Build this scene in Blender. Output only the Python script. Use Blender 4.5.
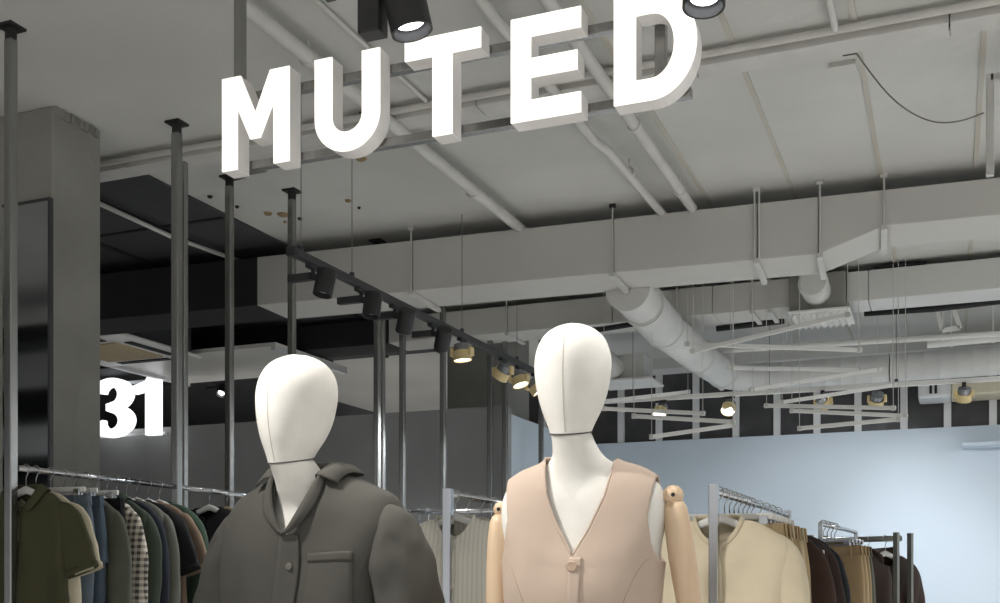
import bpy, bmesh, math, random
from mathutils import Vector, Matrix, noise
random.seed(7)
sin, cos, pi = math.sin, math.cos, math.pi
R = math.radians
for o in list(bpy.data.objects): bpy.data.objects.remove(o)
SC = bpy.context.scene
COL = SC.collection

# ------------------------------------------------------------------ camera
F, HY, ZC = 1102.0, 578.0, 1.28            # focal length and horizon in pixels of a 1000x603 frame, lens height
HEAD = math.atan(450.0 / F)                # room axes are turned 22 degrees from the lens axis
CA, SA = cos(HEAD), sin(HEAD)
cam = bpy.data.cameras.new('camera'); camo = bpy.data.objects.new('camera', cam); COL.objects.link(camo)
camo.location = (0, 0, ZC); camo.rotation_euler = (pi/2, 0, HEAD)
cam.sensor_width = 36.0; cam.lens = 36.0 * F / 1000.0; cam.shift_y = (HY - 301.5) / 1000.0
cam.clip_start = 0.05; cam.clip_end = 200
SC.camera = camo
# ------------------------------------------------------------------ world, exposure
SC.view_settings.view_transform = 'Standard'; SC.view_settings.look = 'None'
SC.view_settings.exposure = 0.05; SC.view_settings.gamma = 1.0; SC.view_settings.use_curve_mapping = False
w = bpy.data.worlds.new('world'); SC.world = w; w.use_nodes = True
bg = w.node_tree.nodes['Background']; bg.inputs[0].default_value = (0.96, 0.98, 1.0, 1); bg.inputs[1].default_value = 0.70
LAMP = 1.0                                  # scales every lamp of the shop

CEIL = ZC + 2.10
# ------------------------------------------------------------------ pixel -> place
def P(px, py, d):
    xc = (px-500)/F*d
    return Vector((xc*CA - d*SA, xc*SA + d*CA, ZC + (HY-py)/F*d))
def at_z(px, py, z): return P(px, py, (z-ZC)*F/(HY-py))
def at_Y(px, py, Y): return P(px, py, Y/(CA + (px-500)/F*SA))
def at_X(px, py, X): return P(px, py, X/((px-500)/F*CA - SA))

# ------------------------------------------------------------------ materials
MATS = {}
def mat(name, col, rough=0.6, metal=0.0, ns=6.0, amt=0.15, bump=0.0, bs=60.0, emit=None, estr=0.0, col2=None, spec=None, stretch=None, trans=0.0):
    if name in MATS: return MATS[name]
    m = bpy.data.materials.new(name); m.use_nodes = True
    nt = m.node_tree; N, L = nt.nodes, nt.links
    b = N['Principled BSDF']
    b.inputs['Roughness'].default_value = rough; b.inputs['Metallic'].default_value = metal
    if spec is not None: b.inputs['Specular IOR Level'].default_value = spec
    if trans: b.inputs['Transmission Weight'].default_value = trans
    tc = N.new('ShaderNodeTexCoord'); src = tc.outputs['Object']
    if stretch:
        mp = N.new('ShaderNodeMapping'); mp.inputs['Scale'].default_value = stretch
        L.new(src, mp.inputs['Vector']); src = mp.outputs['Vector']
    n = N.new('ShaderNodeTexNoise'); n.inputs['Scale'].default_value = ns; n.inputs['Detail'].default_value = 5
    L.new(src, n.inputs['Vector'])
    r = N.new('ShaderNodeValToRGB'); r.color_ramp.elements[0].position = 0.3; r.color_ramp.elements[1].position = 0.7
    c2 = col2 or tuple(c*(1-amt) for c in col)
    r.color_ramp.elements[0].color = (*c2, 1); r.color_ramp.elements[1].color = (*col, 1)
    L.new(n.outputs['Fac'], r.inputs['Fac']); L.new(r.outputs['Color'], b.inputs['Base Color'])
    if bump:
        n2 = N.new('ShaderNodeTexNoise'); n2.inputs['Scale'].default_value = bs; n2.inputs['Detail'].default_value = 3
        L.new(src, n2.inputs['Vector'])
        bp = N.new('ShaderNodeBump'); bp.inputs['Strength'].default_value = bump; bp.inputs['Distance'].default_value = 0.01
        L.new(n2.outputs['Fac'], bp.inputs['Height']); L.new(bp.outputs['Normal'], b.inputs['Normal'])
    if emit:
        b.inputs['Emission Color'].default_value = (*emit, 1); b.inputs['Emission Strength'].default_value = estr
    MATS[name] = m; return m
def fabric(name, col, amt=0.12, rough=0.9, bump=0.12, bs=500): 
    m = mat(name, col, rough, 0, 9, amt, bump, bs, spec=0.2); m.node_tree.nodes['Principled BSDF'].inputs['Sheen Weight'].default_value = 0.03
    return m
def gingham(name):
    m = mat(name, (0.62, 0.58, 0.49), 0.9)
    nt = m.node_tree; N, L = nt.nodes, nt.links; b = N['Principled BSDF']
    tc = N.new('ShaderNodeTexCoord'); sp = N.new('ShaderNodeSeparateXYZ'); L.new(tc.outputs['Object'], sp.inputs[0])
    prev = None
    for ax in ('X', 'Z'):
        a = N.new('ShaderNodeMath'); a.operation = 'MULTIPLY'; a.inputs[1].default_value = 1/0.026; L.new(sp.outputs[ax], a.inputs[0])
        f = N.new('ShaderNodeMath'); f.operation = 'FRACT'; L.new(a.outputs[0], f.inputs[0])
        g = N.new('ShaderNodeMath'); g.operation = 'GREATER_THAN'; g.inputs[1].default_value = 0.5; L.new(f.outputs[0], g.inputs[0])
        h = N.new('ShaderNodeMath'); h.operation = 'MULTIPLY'; h.inputs[1].default_value = 0.46; L.new(g.outputs[0], h.inputs[0])
        if prev:
            s = N.new('ShaderNodeMath'); s.operation = 'ADD'; L.new(prev.outputs[0], s.inputs[0]); L.new(h.outputs[0], s.inputs[1]); prev = s
        else: prev = h
    mx = N.new('ShaderNodeMix'); mx.data_type = 'RGBA'
    mx.inputs[6].default_value = (0.62, 0.57, 0.48, 1); mx.inputs[7].default_value = (0.015, 0.014, 0.014, 1)
    L.new(prev.outputs[0], mx.inputs[0]); L.new(mx.outputs[2], b.inputs['Base Color'])
    return m
def striped(name, c1, c2, per):
    m = mat(name, c1, 0.9)
    nt = m.node_tree; N, L = nt.nodes, nt.links; b = N['Principled BSDF']
    tc = N.new('ShaderNodeTexCoord'); sp = N.new('ShaderNodeSeparateXYZ'); L.new(tc.outputs['Object'], sp.inputs[0])
    a = N.new('ShaderNodeMath'); a.operation = 'MULTIPLY'; a.inputs[1].default_value = 1/per; L.new(sp.outputs['X'], a.inputs[0])
    f = N.new('ShaderNodeMath'); f.operation = 'FRACT'; L.new(a.outputs[0], f.inputs[0])
    g = N.new('ShaderNodeMath'); g.operation = 'GREATER_THAN'; g.inputs[1].default_value = 0.7; L.new(f.outputs[0], g.inputs[0])
    mx = N.new('ShaderNodeMix'); mx.data_type = 'RGBA'; mx.inputs[6].default_value = (*c1, 1); mx.inputs[7].default_value = (*c2, 1)
    L.new(g.outputs[0], mx.inputs[0]); L.new(mx.outputs[2], b.inputs['Base Color'])
    return m

ceil_m   = mat('painted_concrete_ceiling', (0.60,0.60,0.575), 0.85, 0, 0.9, 0, 0.25, 25, col2=(0.50,0.50,0.475))
seam_m   = mat('seam_filler', (0.55,0.54,0.50), 0.9, 0, 1.5, 0, col2=(0.43,0.40,0.33))
duct_m   = mat('grey_painted_duct', (0.56,0.55,0.52), 0.7, 0, 1.2, 0.08, 0.1, 12)
duct2_m  = mat('pale_painted_duct', (0.64,0.64,0.62), 0.65, 0, 1.5, 0.07, 0.08, 12)
black_m  = mat('matte_black_paint', (0.018,0.018,0.02), 0.75, 0, 2, 0.3)
dkceil_m = mat('charcoal_painted_ceiling', (0.055,0.056,0.06), 0.75, 0, 1.5, 0.3, 0.15, 20)
pipe_m   = mat('off_white_pipe', (0.60,0.59,0.56), 0.6, 0, 6, 0.12)
white_m  = mat('white_metal', (0.72,0.73,0.74), 0.45, 0, 4, 0.05)
tube_m   = mat('off_white_tube', (0.74,0.73,0.70), 0.5, 0, 4, 0.05)
conc_m   = mat('raw_concrete', (0.30,0.295,0.27), 0.85, 0, 2.2, 0, 0.3, 30, col2=(0.23,0.225,0.205))
wallg_m  = mat('trowelled_grey_plaster', (0.36,0.365,0.36), 0.7, 0, 1.3, 0, 0.12, 10, col2=(0.28,0.285,0.28))
wallw_m  = mat('cool_white_wall_paint', (0.60,0.68,0.76), 0.8, 0, 0.6, 0.03)
floor_m  = mat('polished_concrete_floor', (0.60,0.585,0.56), 0.35, 0, 1.2, 0.10)
steel_m  = mat('brushed_steel', (0.38,0.38,0.37), 0.27, 0.95, 3, 0.12, 0.05, 30, stretch=(20,20,0.6))
chrome_m = mat('chrome', (0.60,0.61,0.62), 0.2, 1.0, 3, 0.1)
dplate_m = mat('dark_iron', (0.03,0.03,0.03), 0.6, 0.4)
blk_m    = mat('black_powder_coat', (0.022,0.022,0.024), 0.5)
dgrey_m  = mat('dark_grey_aluminium', (0.06,0.06,0.063), 0.5, 0.3)
linen_m  = mat('cream_linen', (0.82,0.80,0.75), 0.9, 0, 30, 0.05, 0.10, 500, spec=0.2)
wood_m   = mat('pale_beech_wood', (0.76,0.58,0.40), 0.5, 0, 5, 0, 0.05, 40, col2=(0.68,0.49,0.32), stretch=(8,8,0.7))
cream_m  = mat('cream_lamp_shade', (0.72,0.58,0.30), 0.5, 0, 5, 0.1)
glassg_m = mat('smoky_grey_lamp_head', (0.28,0.29,0.31), 0.25, 0.5)
mirror_m = mat('dusky_mirror', (0.55,0.58,0.60), 0.06, 1.0, 1, 0.05)
film_m   = mat('dark_crinkled_film', (0.075,0.074,0.078), 0.35, 0, 5, 0.4, 0.8, 5, spec=0.4)
face_m   = mat('lit_sign_acrylic', (0.9,0.88,0.84), 0.5, emit=(1.0,0.95,0.875), estr=1.22)
face2_m  = mat('lit_sign_cool_acrylic', (0.9,0.9,0.9), 0.5, emit=(0.95,0.97,1.0), estr=1.4)
ret_m    = mat('sign_return_acrylic', (0.76,0.74,0.72), 0.45, emit=(1,0.95,0.9), estr=0.06)
lens_m   = mat('lit_lens', (0.9,0.9,0.9), 0.4, emit=(0.96,0.98,1.0), estr=6.0)
lensw_m  = mat('lit_warm_lens', (0.9,0.9,0.9), 0.4, emit=(1.0,0.93,0.80), estr=3.0)
lensdim_m= mat('frosted_lens', (0.75,0.76,0.78), 0.4)
hang_m   = mat('white_plastic_hanger', (0.78,0.77,0.74), 0.4, 0, 5, 0.04)
tan_m    = mat('tan_board', (0.55,0.44,0.26), 0.7, 0, 5, 0.1)
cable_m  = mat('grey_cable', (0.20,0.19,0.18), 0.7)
button_m = mat('horn_button', (0.15,0.14,0.125), 0.4)
buttonp_m= mat('pink_beige_button', (0.60,0.44,0.33), 0.35)
seamd_m  = mat('dark_seam', (0.10,0.09,0.08), 0.8)

# ------------------------------------------------------------------ mesh builder
def basis(dirv, up=Vector((0,0,1))):
    z = dirv.normalized()
    if abs(z.dot(up)) > 0.98: up = Vector((0,1,0))
    x = up.cross(z).normalized(); y = z.cross(x)
    return x, y, z
def rootloc(p):
    v = Vector((0,0,0))
    while p is not None: v = v + Vector(p.location); p = p.parent
    return v
class MB:
    def __init__(s): s.v = []; s.f = []
    def add(s, vs, fs):
        o = len(s.v); s.v += [Vector(v) for v in vs]; s.f += [tuple(i+o for i in f) for f in fs]; return s
    def box(s, lo, hi):
        (a,b,c),(d,e,f) = lo, hi
        return s.add([(a,b,c),(d,b,c),(d,e,c),(a,e,c),(a,b,f),(d,b,f),(d,e,f),(a,e,f)],
                     [(3,2,1,0),(4,5,6,7),(0,1,5,4),(1,2,6,5),(2,3,7,6),(3,0,4,7)])
    def cbox(s, c, sz, rz=0):
        m = Matrix.Rotation(rz, 3, 'Z'); c = Vector(c); h = [q/2 for q in sz]
        vs = [c + m @ Vector((x*h[0], y*h[1], z*h[2])) for z in (-1,1) for (x,y) in ((-1,-1),(1,-1),(1,1),(-1,1))]
        return s.add(vs, [(3,2,1,0),(4,5,6,7),(0,1,5,4),(1,2,6,5),(2,3,7,6),(3,0,4,7)])
    def beam(s, a, b, w, h, up=Vector((0,0,1))):
        a, b = Vector(a), Vector(b); x, y, z = basis(b-a, up); vs = []
        for p in (a, b):
            for (i,j) in ((-1,-1),(1,-1),(1,1),(-1,1)): vs.append(p + x*(i*w/2) + y*(j*h/2))
        return s.add(vs, [(3,2,1,0),(4,5,6,7),(0,1,5,4),(1,2,6,5),(2,3,7,6),(3,0,4,7)])
    def tube(s, path, r, n=10, cap=True, flat=None):
        path = [Vector(p) for p in path]; k = len(path)
        rs = r if isinstance(r, (list,tuple)) else [r]*k
        vs = []; px = None
        for i, p in enumerate(path):
            t = (path[min(i+1,k-1)] - path[max(i-1,0)])
            x, y, z = basis(t)
            if px is not None:
                x = (px - z*px.dot(z)); x = x.normalized() if x.length > 1e-6 else basis(t)[0]; y = z.cross(x)
            px = x
            for q in range(n):
                a = 2*pi*q/n; v = x*cos(a)*rs[i] + y*sin(a)*rs[i]
                if flat: v = Vector((v.x*flat[0], v.y*flat[1], v.z*flat[2]))
                vs.append(p+v)
        fs = [(i*n+q, i*n+(q+1)%n, (i+1)*n+(q+1)%n, (i+1)*n+q) for i in range(k-1) for q in range(n)]
        if cap: fs += [tuple(range(n-1,-1,-1)), tuple((k-1)*n+q for q in range(n))]
        return s.add(vs, fs)
    def lathe(s, prof, c=(0,0,0), axis=Vector((0,0,1)), n=20, cap=True):
        x, y, z = basis(Vector(axis)); c = Vector(c); vs = []
        for (r, h) in prof:
            for q in range(n):
                a = 2*pi*q/n; vs.append(c + z*h + x*(r*cos(a)) + y*(r*sin(a)))
        k = len(prof)
        fs = [(i*n+q, i*n+(q+1)%n, (i+1)*n+(q+1)%n, (i+1)*n+q) for i in range(k-1) for q in range(n)]
        if cap: fs += [tuple(range(n-1,-1,-1)), tuple((k-1)*n+q for q in range(n))]
        return s.add(vs, fs)
    def grid(s, rows, closed=False):
        m = len(rows[0]); k = len(rows); vs = [p for r in rows for p in r]
        mm = m if closed else m-1
        return s.add(vs, [(i*m+j, i*m+(j+1)%m, (i+1)*m+(j+1)%m, (i+1)*m+j) for i in range(k-1) for j in range(mm)])
    def build(s, name, m, parent=None, smooth=False, bevel=0, local=False, solid=0, sub=0, autos=False):
        me = bpy.data.meshes.new(name)
        off = Vector((0,0,0)) if (local or parent is None) else rootloc(parent)
        me.from_pydata([tuple(v-off) for v in s.v], [], s.f); me.validate()
        b = bmesh.new(); b.from_mesh(me); bmesh.ops.recalc_face_normals(b, faces=b.faces); b.to_mesh(me); b.free()
        if smooth or autos:
            for p in me.polygons: p.use_smooth = True
        me.materials.append(m)
        o = bpy.data.objects.new(name, me); COL.objects.link(o); o.parent = parent
        if autos: me.set_sharp_from_angle(angle=R(40))
        if solid:
            md = o.modifiers.new('solid', 'SOLIDIFY'); md.thickness = solid; md.offset = 0
        if sub:
            md = o.modifiers.new('sub', 'SUBSURF'); md.levels = sub; md.render_levels = sub
        if bevel:
            md = o.modifiers.new('bevel', 'BEVEL'); md.width = bevel; md.segments = 2; md.limit_method = 'ANGLE'
        return o
def thing(name, label, cat, loc=(0,0,0), rz=0, group=None):
    o = bpy.data.objects.new(name, None); COL.objects.link(o); o.empty_display_size = 0.05
    o.location = loc; o.rotation_euler = (0,0,rz); o['label'] = label; o['category'] = cat
    if group: o['group'] = group
    return o
def tag(o, label, cat, group=None):
    o['label'] = label; o['category'] = cat
    if group: o['group'] = group
    return o
def struct(o, label=None):
    o['kind'] = 'structure'
    if label: o['label'] = label
    return o
def spot(name, parent, loc, target, watts, angle, blend=0.6, col=(1,0.97,0.93), size=0.03):
    l = bpy.data.lights.new(name, 'SPOT'); l.energy = watts*LAMP; l.spot_size = R(angle); l.spot_blend = blend; l.color = col; l.shadow_soft_size = size
    o = bpy.data.objects.new(name, l); COL.objects.link(o); o.parent = parent
    off = rootloc(parent)
    o.location = Vector(loc) - off
    o.rotation_euler = (Vector(target)-Vector(loc)).to_track_quat('-Z','Y').to_euler()
    return o

def smooth_interp(vals, t):
    n = len(vals)-1; t = max(0, min(n-1e-6, t)); i = int(t); f = t-i
    p0, p1, p2, p3 = vals[max(i-1,0)], vals[i], vals[i+1], vals[min(i+2,n)]
    return tuple(0.5*((2*b)+(c-a)*f+(2*a-5*b+4*c-d)*f*f+(-a+3*b-3*c+d)*f**3) for a,b,c,d in zip(p0,p1,p2,p3))
# ================================================================== SETTING
struct(MB().box((-16,-8,-0.1),(8,18,0)).build('floor', floor_m))
ceil = struct(MB().box((-16,-8,CEIL),(8,18,CEIL+0.2)).build('ceiling', ceil_m))
# formwork joints of the slab, slightly proud filler
for k in range(-3, 10):
    x = -0.335 - 0.455*k
    if x < -1.3: continue
    for (y0, y1) in ((-3.0, 4.36), (4.54, 10.2)):
        MB().box((x-0.011+0.004*random.random(), y0, CEIL-0.006),(x+0.012, y1, CEIL+0.01)).build('slab_joint', seam_m, ceil)
stain_m = mat('rusty_plug', (0.30,0.22,0.12), 0.9)
for px, py, sz, rust in ((210,196,.03,0),(237,206,.025,0),(268,213,.05,1),(283,214,.07,1),(285,221,.02,1),(300,218,.03,0),(348,200,.035,1),(359,207,.02,0),(361,158,.06,1),(361,112,.02,0)):
    q = at_z(px, py, CEIL); MB().lathe([(sz*0.35,-0.012),(sz*0.5,-0.004),(sz*0.5,0.003)], q, n=10).build('anchor_plug', stain_m if rust else dplate_m, ceil, autos=True)
# charcoal painted part of the ceiling beside the posts
struct(MB().box((-16, 4.45, CEIL-0.012),(-3.86, 9.2, CEIL+0.005)).build('ceiling_dark_panel', dkceil_m, ceil))
MB().box((-16, 9.2, CEIL-0.012),(-6.75, 13.0, CEIL+0.005)).build('ceiling_dark_panel', dkceil_m, ceil)
for x in (-4.35, -4.9, -5.5): MB().box((x-0.012, 4.45, CEIL-0.03),(x+0.012, 9.2, CEIL-0.012)).build('panel_joint', black_m, ceil)
for y in (5.3, 6.3): MB().box((-12, y-0.012, CEIL-0.02),(-3.9, y+0.012, CEIL-0.012)).build('panel_joint', black_m, ceil)

HW = 1.36
wl = struct(MB().box((-14, 8.06, 0),(-3.25, 8.2, ZC+HW)).build('wall_left', wallg_m))
ws = struct(MB().box((-3.37, 8.2, 0),(-3.25, 10.33, ZC+1.31)).build('wall_side', wallw_m))
wb = struct(MB().box((-3.37, 10.33, 0),(6, 10.45, ZC+1.31)).build('wall_back', wallw_m))
# window band above the back wall
win = bpy.data.objects.new('window_1', None); COL.objects.link(win); win.location = (0,10.37,ZC+1.31); win['kind'] = 'structure'
ztop = ZC+1.95
mull = [at_Y(px, 440, 10.36).x for px in (621,659,696,736,777,817,858,904,947.5,993)]
mull = [mull[0]-0.4*i for i in (3,2,1)] + mull + [mull[-1]+0.42*i for i in range(1,9)]
for i, x in enumerate(mull):
    MB().box((x-0.03, 10.345, ZC+1.31),(x+0.03, 10.40, ztop)).build('window_frame', white_m, win)
    if i: 
        a, b = mull[i-1]+0.03, x-0.03
        rows = []
        for q in range(7):
            z = ZC+1.31 + (ztop-ZC-1.31)*q/6
            rows.append([Vector((a+(b-a)*j/6, 10.385+0.012*noise.noise(Vector((a*3+j*0.9, q*0.8, 2))), z)) for j in range(7)])
        MB().grid(rows).build('window_pane', film_m, win, smooth=True)
MB().box((mull[0]-0.03, 10.34, ztop),(mull[-1], 10.42, ztop+0.05)).build('window_frame', white_m, win)
struct(MB().box((-3.37, 10.34, ztop+0.05),(6, 10.5, CEIL)).build('wall_upper', ceil_m))
# dark back of the neighbouring shop
struct(MB().box((-16, 13.0, 0),(-7.6, 13.2, CEIL)).build('wall_far', black_m))
struct(MB().box((-7.6, 17.0, 0),(-3.0, 17.2, CEIL)).build('wall_end', ceil_m))
struct(MB().box((-15, -8, 0),(-14.8, 13, CEIL)).build('wall_outer', dkceil_m))
for i, (y, z, h) in enumerate(((-0.6,2.75,0.28),(-2.6,2.35,0.35),(0.9,3.05,0.12),(-4.5,1.7,0.2))):
    tag(MB().box((-13.5,y,z),(-5.6,y+0.35,z+h)).build('aisle_duct', black_m, bevel=0.01), ['black duct over the neighbouring aisle','lower black duct over the neighbouring aisle','shallow black duct over the neighbouring aisle','lowest black beam over the neighbouring aisle'][i], 'duct')
    for x in (-12.5,-7.0): pass

# concrete columns
def column(name, x0, x1, y0, y1, m):
    b = MB().box((x0,y0,0),(x1,y1,CEIL))
    return struct(b.build(name, m, bevel=0.008))
c1 = column('column_near', -4.45, -3.69, 3.78, 4.08, conc_m)
a = at_Y(447,400,8.5); b_ = at_Y(508,400,8.5)
c2 = column('column_far', a.x, b_.x, 8.5, 9.0, conc_m)
# chipped plaster lip at the column head
for i in range(9):
    x = -3.69; y = 3.80+0.03*i
    MB().cbox((x+0.004, y, CEIL-0.02-0.012*random.random()), (0.02, 0.026, 0.03+0.02*random.random()), random.random()).build('plaster_chip', conc_m, c1)
# mirror on the near column
mr = thing('wall_mirror', 'tall dusky mirror strip with thin edge on the concrete column', 'mirror', (-4.0, 3.77, 0.3))
mz1 = at_Y(40, 201, 3.76).z; mx0, mx1 = at_Y(2,300,3.76).x, at_Y(48,300,3.76).x
MB().box((mx0,3.764,0.3),(mx1,3.779,mz1)).build('mirror_glass', mirror_m, mr)
MB().box((mx1,3.758,0.3),(mx1+0.012,3.779,mz1)).build('edge_strip', dgrey_m, mr)
MB().box((mx0,3.758,mz1),(mx1+0.012,3.779,mz1+0.01)).build('edge_strip', dgrey_m, mr)

# ================================================================== DUCTS
A = at_z(257, 257, ZC+2.02); B = at_z(1000, 177, ZC+2.02)
ux = (B-A); ux.z = 0; ux.normalize(); uy = Vector((-ux.y, ux.x, 0))
def on_duct(px, A, ux):                       # point on the duct's front line below a pixel column
    t = (px-500)/F; dx, dy = t*CA - SA, t*SA + CA
    den = ux.x*dy - ux.y*dx
    s = (A.y*dx - A.x*dy)/den
    return A + ux*s
duct = thing('air_duct', 'large rectangular air duct stepping thinner, half black and half grey', 'duct', (A.x, A.y, ZC+1.71))
def seg(parent, name, m, px0, px1, zt0, zb0, zt1, zb1, depth, A=A, ux=ux, uy=uy, lip=0.0):
    p0, p1 = on_duct(px0, A, ux), on_duct(px1, A, ux); vs = []
    for p, zt, zb in ((p0, zt0, zb0), (p1, zt1, zb1)):
        for off, z in ((0, zb), (depth, zb), (depth, zt), (0, zt)):
            q = p + uy*off; q.z = z; vs.append(q)
    return MB().add(vs, [(0,1,2,3),(7,6,5,4),(0,4,5,1),(1,5,6,2),(2,6,7,3),(3,7,4,0)]).build(name, m, parent, bevel=0.006)
zt, zb, zb2 = ZC+2.02, ZC+1.715, ZC+1.83
seg(duct, 'black_section', black_m, -160, 257, zt, zb, zt, zb, 0.40)
seg(duct, 'grey_section', duct_m, 257, 412, zt, zb, zt, zb, 0.40)
seg(duct, 'grey_section', duct_m, 412.6, 613, zt, zb, zt, zb, 0.40)
seg(duct, 'grey_section', duct_m, 613.6, 757, zt, zb, zt, zb, 0.40)
seg(duct, 'grey_section', duct_m, 757.6, 818, zt, zb, zt, zb, 0.40)
seg(duct, 'taper_section', duct_m, 818.6, 884, zt, zb, zt, zb2, 0.40)
seg(duct, 'thin_section', duct_m, 884.6, 1150, zt, zb2, zt, zb2, 0.40)
# strap hangers with angle bars below the main duct
for px in (412, 613, 757, 820, 884):
    p = on_duct(px, A, ux); zz = zb2 if px > 850 else zb
    r = thing('duct_hanger', {412:'strap hanger of the large duct behind the dark light track',613:'strap hanger of the large duct beside the spiral duct branch',757:'double-rod strap hanger of the large duct',820:'strap hanger of the large duct above the round spigot',884:'strap hanger where the large duct steps thinner'}[px], 'hanger', (p.x, p.y, zz), group='hangers of the large duct')
    f = p - uy*0.012
    for e in ((-0.012, 0.012) if px == 757 else (0,)):
        g = f + ux*e
        MB().tube([(g.x,g.y,zz-0.02),(g.x,g.y,CEIL)], 0.005, 6).build('rod', pipe_m, r)
    q0, q1 = p - uy*0.03, p + uy*0.43
    MB().beam((q0.x,q0.y,zz-0.016),(q1.x,q1.y,zz-0.016), 0.03, 0.022).build('angle_bar', pipe_m, r)
    MB().cbox((f.x,f.y,zz-0.012),(0.02,0.02,0.03)).build('nut', pipe_m, r)
    MB().cbox((f.x,f.y,CEIL-0.012),(0.035,0.02,0.02)).build('anchor', dplate_m if px == 613 else pipe_m, r)

# second duct, further back
A2 = at_z(1000, 257, ZC+2.05); B2 = at_z(468, 336, ZC+1.85)
u2 = (A2-B2); u2.z = 0; u2.normalize(); v2 = Vector((-u2.y,u2.x,0))
d2 = thing('air_duct', 'flat rectangular duct running behind the large duct, black at one end', 'duct', (A2.x,A2.y,ZC+1.85))
def seg2(n, m, a, b): seg(d2, n, m, a, b, ZC+2.05, ZC+1.85, ZC+2.05, ZC+1.85, 0.33, A=A2, ux=u2, uy=v2)
seg2('black_section', black_m, -100, 388)
for a, b in ((388.5,507),(507.5,612),(612.5,712),(712.5,792)): seg2('grey_section', duct_m, a, b)
seg2('pale_section', duct2_m, 848, 868); seg2('pale_section', duct2_m, 868.5, 1130)
for px in (507, 677, 752, 770):
    p = on_duct(px, A2, u2) - v2*0.012
    r = thing('duct_hanger', {507:'rod hanger of the rear duct above the far concrete column',677:'rod hanger of the rear duct beside the spiral duct',752:'rod hanger of the rear duct above the short black cable sleeve',770:'rod hanger of the rear duct next to the plenum box'}[px], 'hanger', (p.x,p.y,ZC+1.83), group='hangers of the rear duct')
    MB().tube([(p.x,p.y,ZC+1.82),(p.x,p.y,CEIL)], 0.005, 6).build('rod', pipe_m, r)
    q = p + v2*0.37
    MB().beam((p.x,p.y,ZC+1.838),(q.x,q.y,ZC+1.838), 0.03, 0.02).build('angle_bar', pipe_m, r)
# plenum with spigot and louvre grille at the end of the grey part
pl0, pl1 = on_duct(790, A2, u2), on_duct(846, A2, u2)
r = thing('plenum_box', 'grey plenum box with round spigot and louvred grille below', 'vent', (pl0.x, pl0.y, ZC+1.78))
def pq(p, off, z): q = p + v2*off; return Vector((q.x,q.y,z))
def pbox(p0, p1, o0, o1, z0, z1):
    vs = [pq(p0,o0,z0),pq(p1,o0,z0),pq(p1,o1,z0),pq(p0,o1,z0),pq(p0,o0,z1),pq(p1,o0,z1),pq(p1,o1,z1),pq(p0,o1,z1)]
    return MB().add(vs, [(3,2,1,0),(4,5,6,7),(0,1,5,4),(1,2,6,5),(2,3,7,6),(3,0,4,7)])
pbox(pl0, pl1, -0.05, 0.35, ZC+1.80, ZC+2.05).build('box', conc_m, r, bevel=0.005)
e0, e1 = pl0 - u2*0.0, pl1 + u2*0.03
pbox(e0, e1, -0.10, 0.40, ZC+1.785, ZC+1.80).build('grille_frame', tube_m, r, bevel=0.003)
n = 9
for i in range(n):
    p = e0 + (e1-e0)*((i+0.7)/(n+0.4))
    a0 = p - v2*0.06; a1 = p + v2*0.36
    MB().beam((a0.x,a0.y,ZC+1.775),(a1.x,a1.y,ZC+1.775), 0.006, 0.03, up=Vector((0.7*ux.x,0.7*ux.y,0.7))).build('louvre', tube_m, r)
cs = pl0 + (pl1-pl0)*0.5
MB().lathe([(0.092,0),(0.092,0.22),(0.098,0.222),(0.098,0.235),(0.08,0.25)], pq(cs,-0.05,ZC+1.925), -v2, 24).build('spigot', duct2_m, r, autos=True)

# round spiral duct: leaves the large duct, runs back, turns along the far wall
rd = thing('spiral_duct', 'round spiral duct leaving the large duct then turning along the far windows', 'duct', (-1.77,6.40,ZC+1.70))
X0 = -1.77; zr = ZC+1.70
def ring_cyl(a, b, r, name, m=duct2_m):
    a, b = Vector(a), Vector(b); ln = (b-a).length
    prof = [(r+0.008,0),(r+0.008,0.012),(r,0.014)]
    k = max(2, int(ln/0.12))
    for i in range(1, k):
        h = 0.014 + (ln-0.028)*i/k; prof += [(r,h-0.004),(r+0.0015,h),(r,h+0.004)]
    prof += [(r,ln-0.014),(r+0.008,ln-0.012),(r+0.008,ln)]
    MB().lathe(prof, a, b-a, 28).build(name, m, rd, autos=True)
pd = on_duct(600, A, ux) + uy*0.40
ring_cyl((X0,pd.y-0.03,zr+0.02),(X0,6.66,zr+0.005),0.130,'duct_section')
ring_cyl((X0,6.67,zr),(X0,7.22,zr-0.03),0.132,'duct_section')
ring_cyl((X0,7.23,zr-0.03),(X0,8.3,zr-0.02),0.124,'duct_section')
ring_cyl((X0,8.31,zr-0.02),(X0,9.25,zr+0.02),0.122,'duct_section')
path = [(X0+0.32-0.32*cos(t), 9.25+0.32*sin(t), zr+0.02) for t in [pi/2*i/6 for i in range(7)]]
MB().tube(path, 0.118, 28).build('elbow', duct2_m, rd, autos=True)
xs = X0+0.32
for i in range(5):
    ring_cyl((xs+i*1.0,9.57,zr+0.02),(xs+i*1.0+0.99,9.57,zr+0.02),0.113,'duct_section')

# small diffuser box with flexible spigot near the shorter mannequin's head
q = at_Y(632, 378, 9.0)
r = thing('diffuser_box', 'small white diffuser box with round spigot and flat plate beside the side wall', 'vent', tuple(q))
MB().cbox((q.x-0.02,q.y,q.z+0.07),(0.32,0.3,0.2)).build('box', duct2_m, r, bevel=0.005)
MB().cbox((q.x-0.02,q.y,q.z-0.045),(0.48,0.44,0.02)).build('plate', tube_m, r, bevel=0.004)
MB().lathe([(0.10,0),(0.10,0.75),(0.107,0.76),(0.107,0.80)], (q.x-0.12,q.y-0.15,q.z+0.05), Vector((-0.2,-1,0.35)), 24).build('spigot', duct2_m, r, autos=True)

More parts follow.
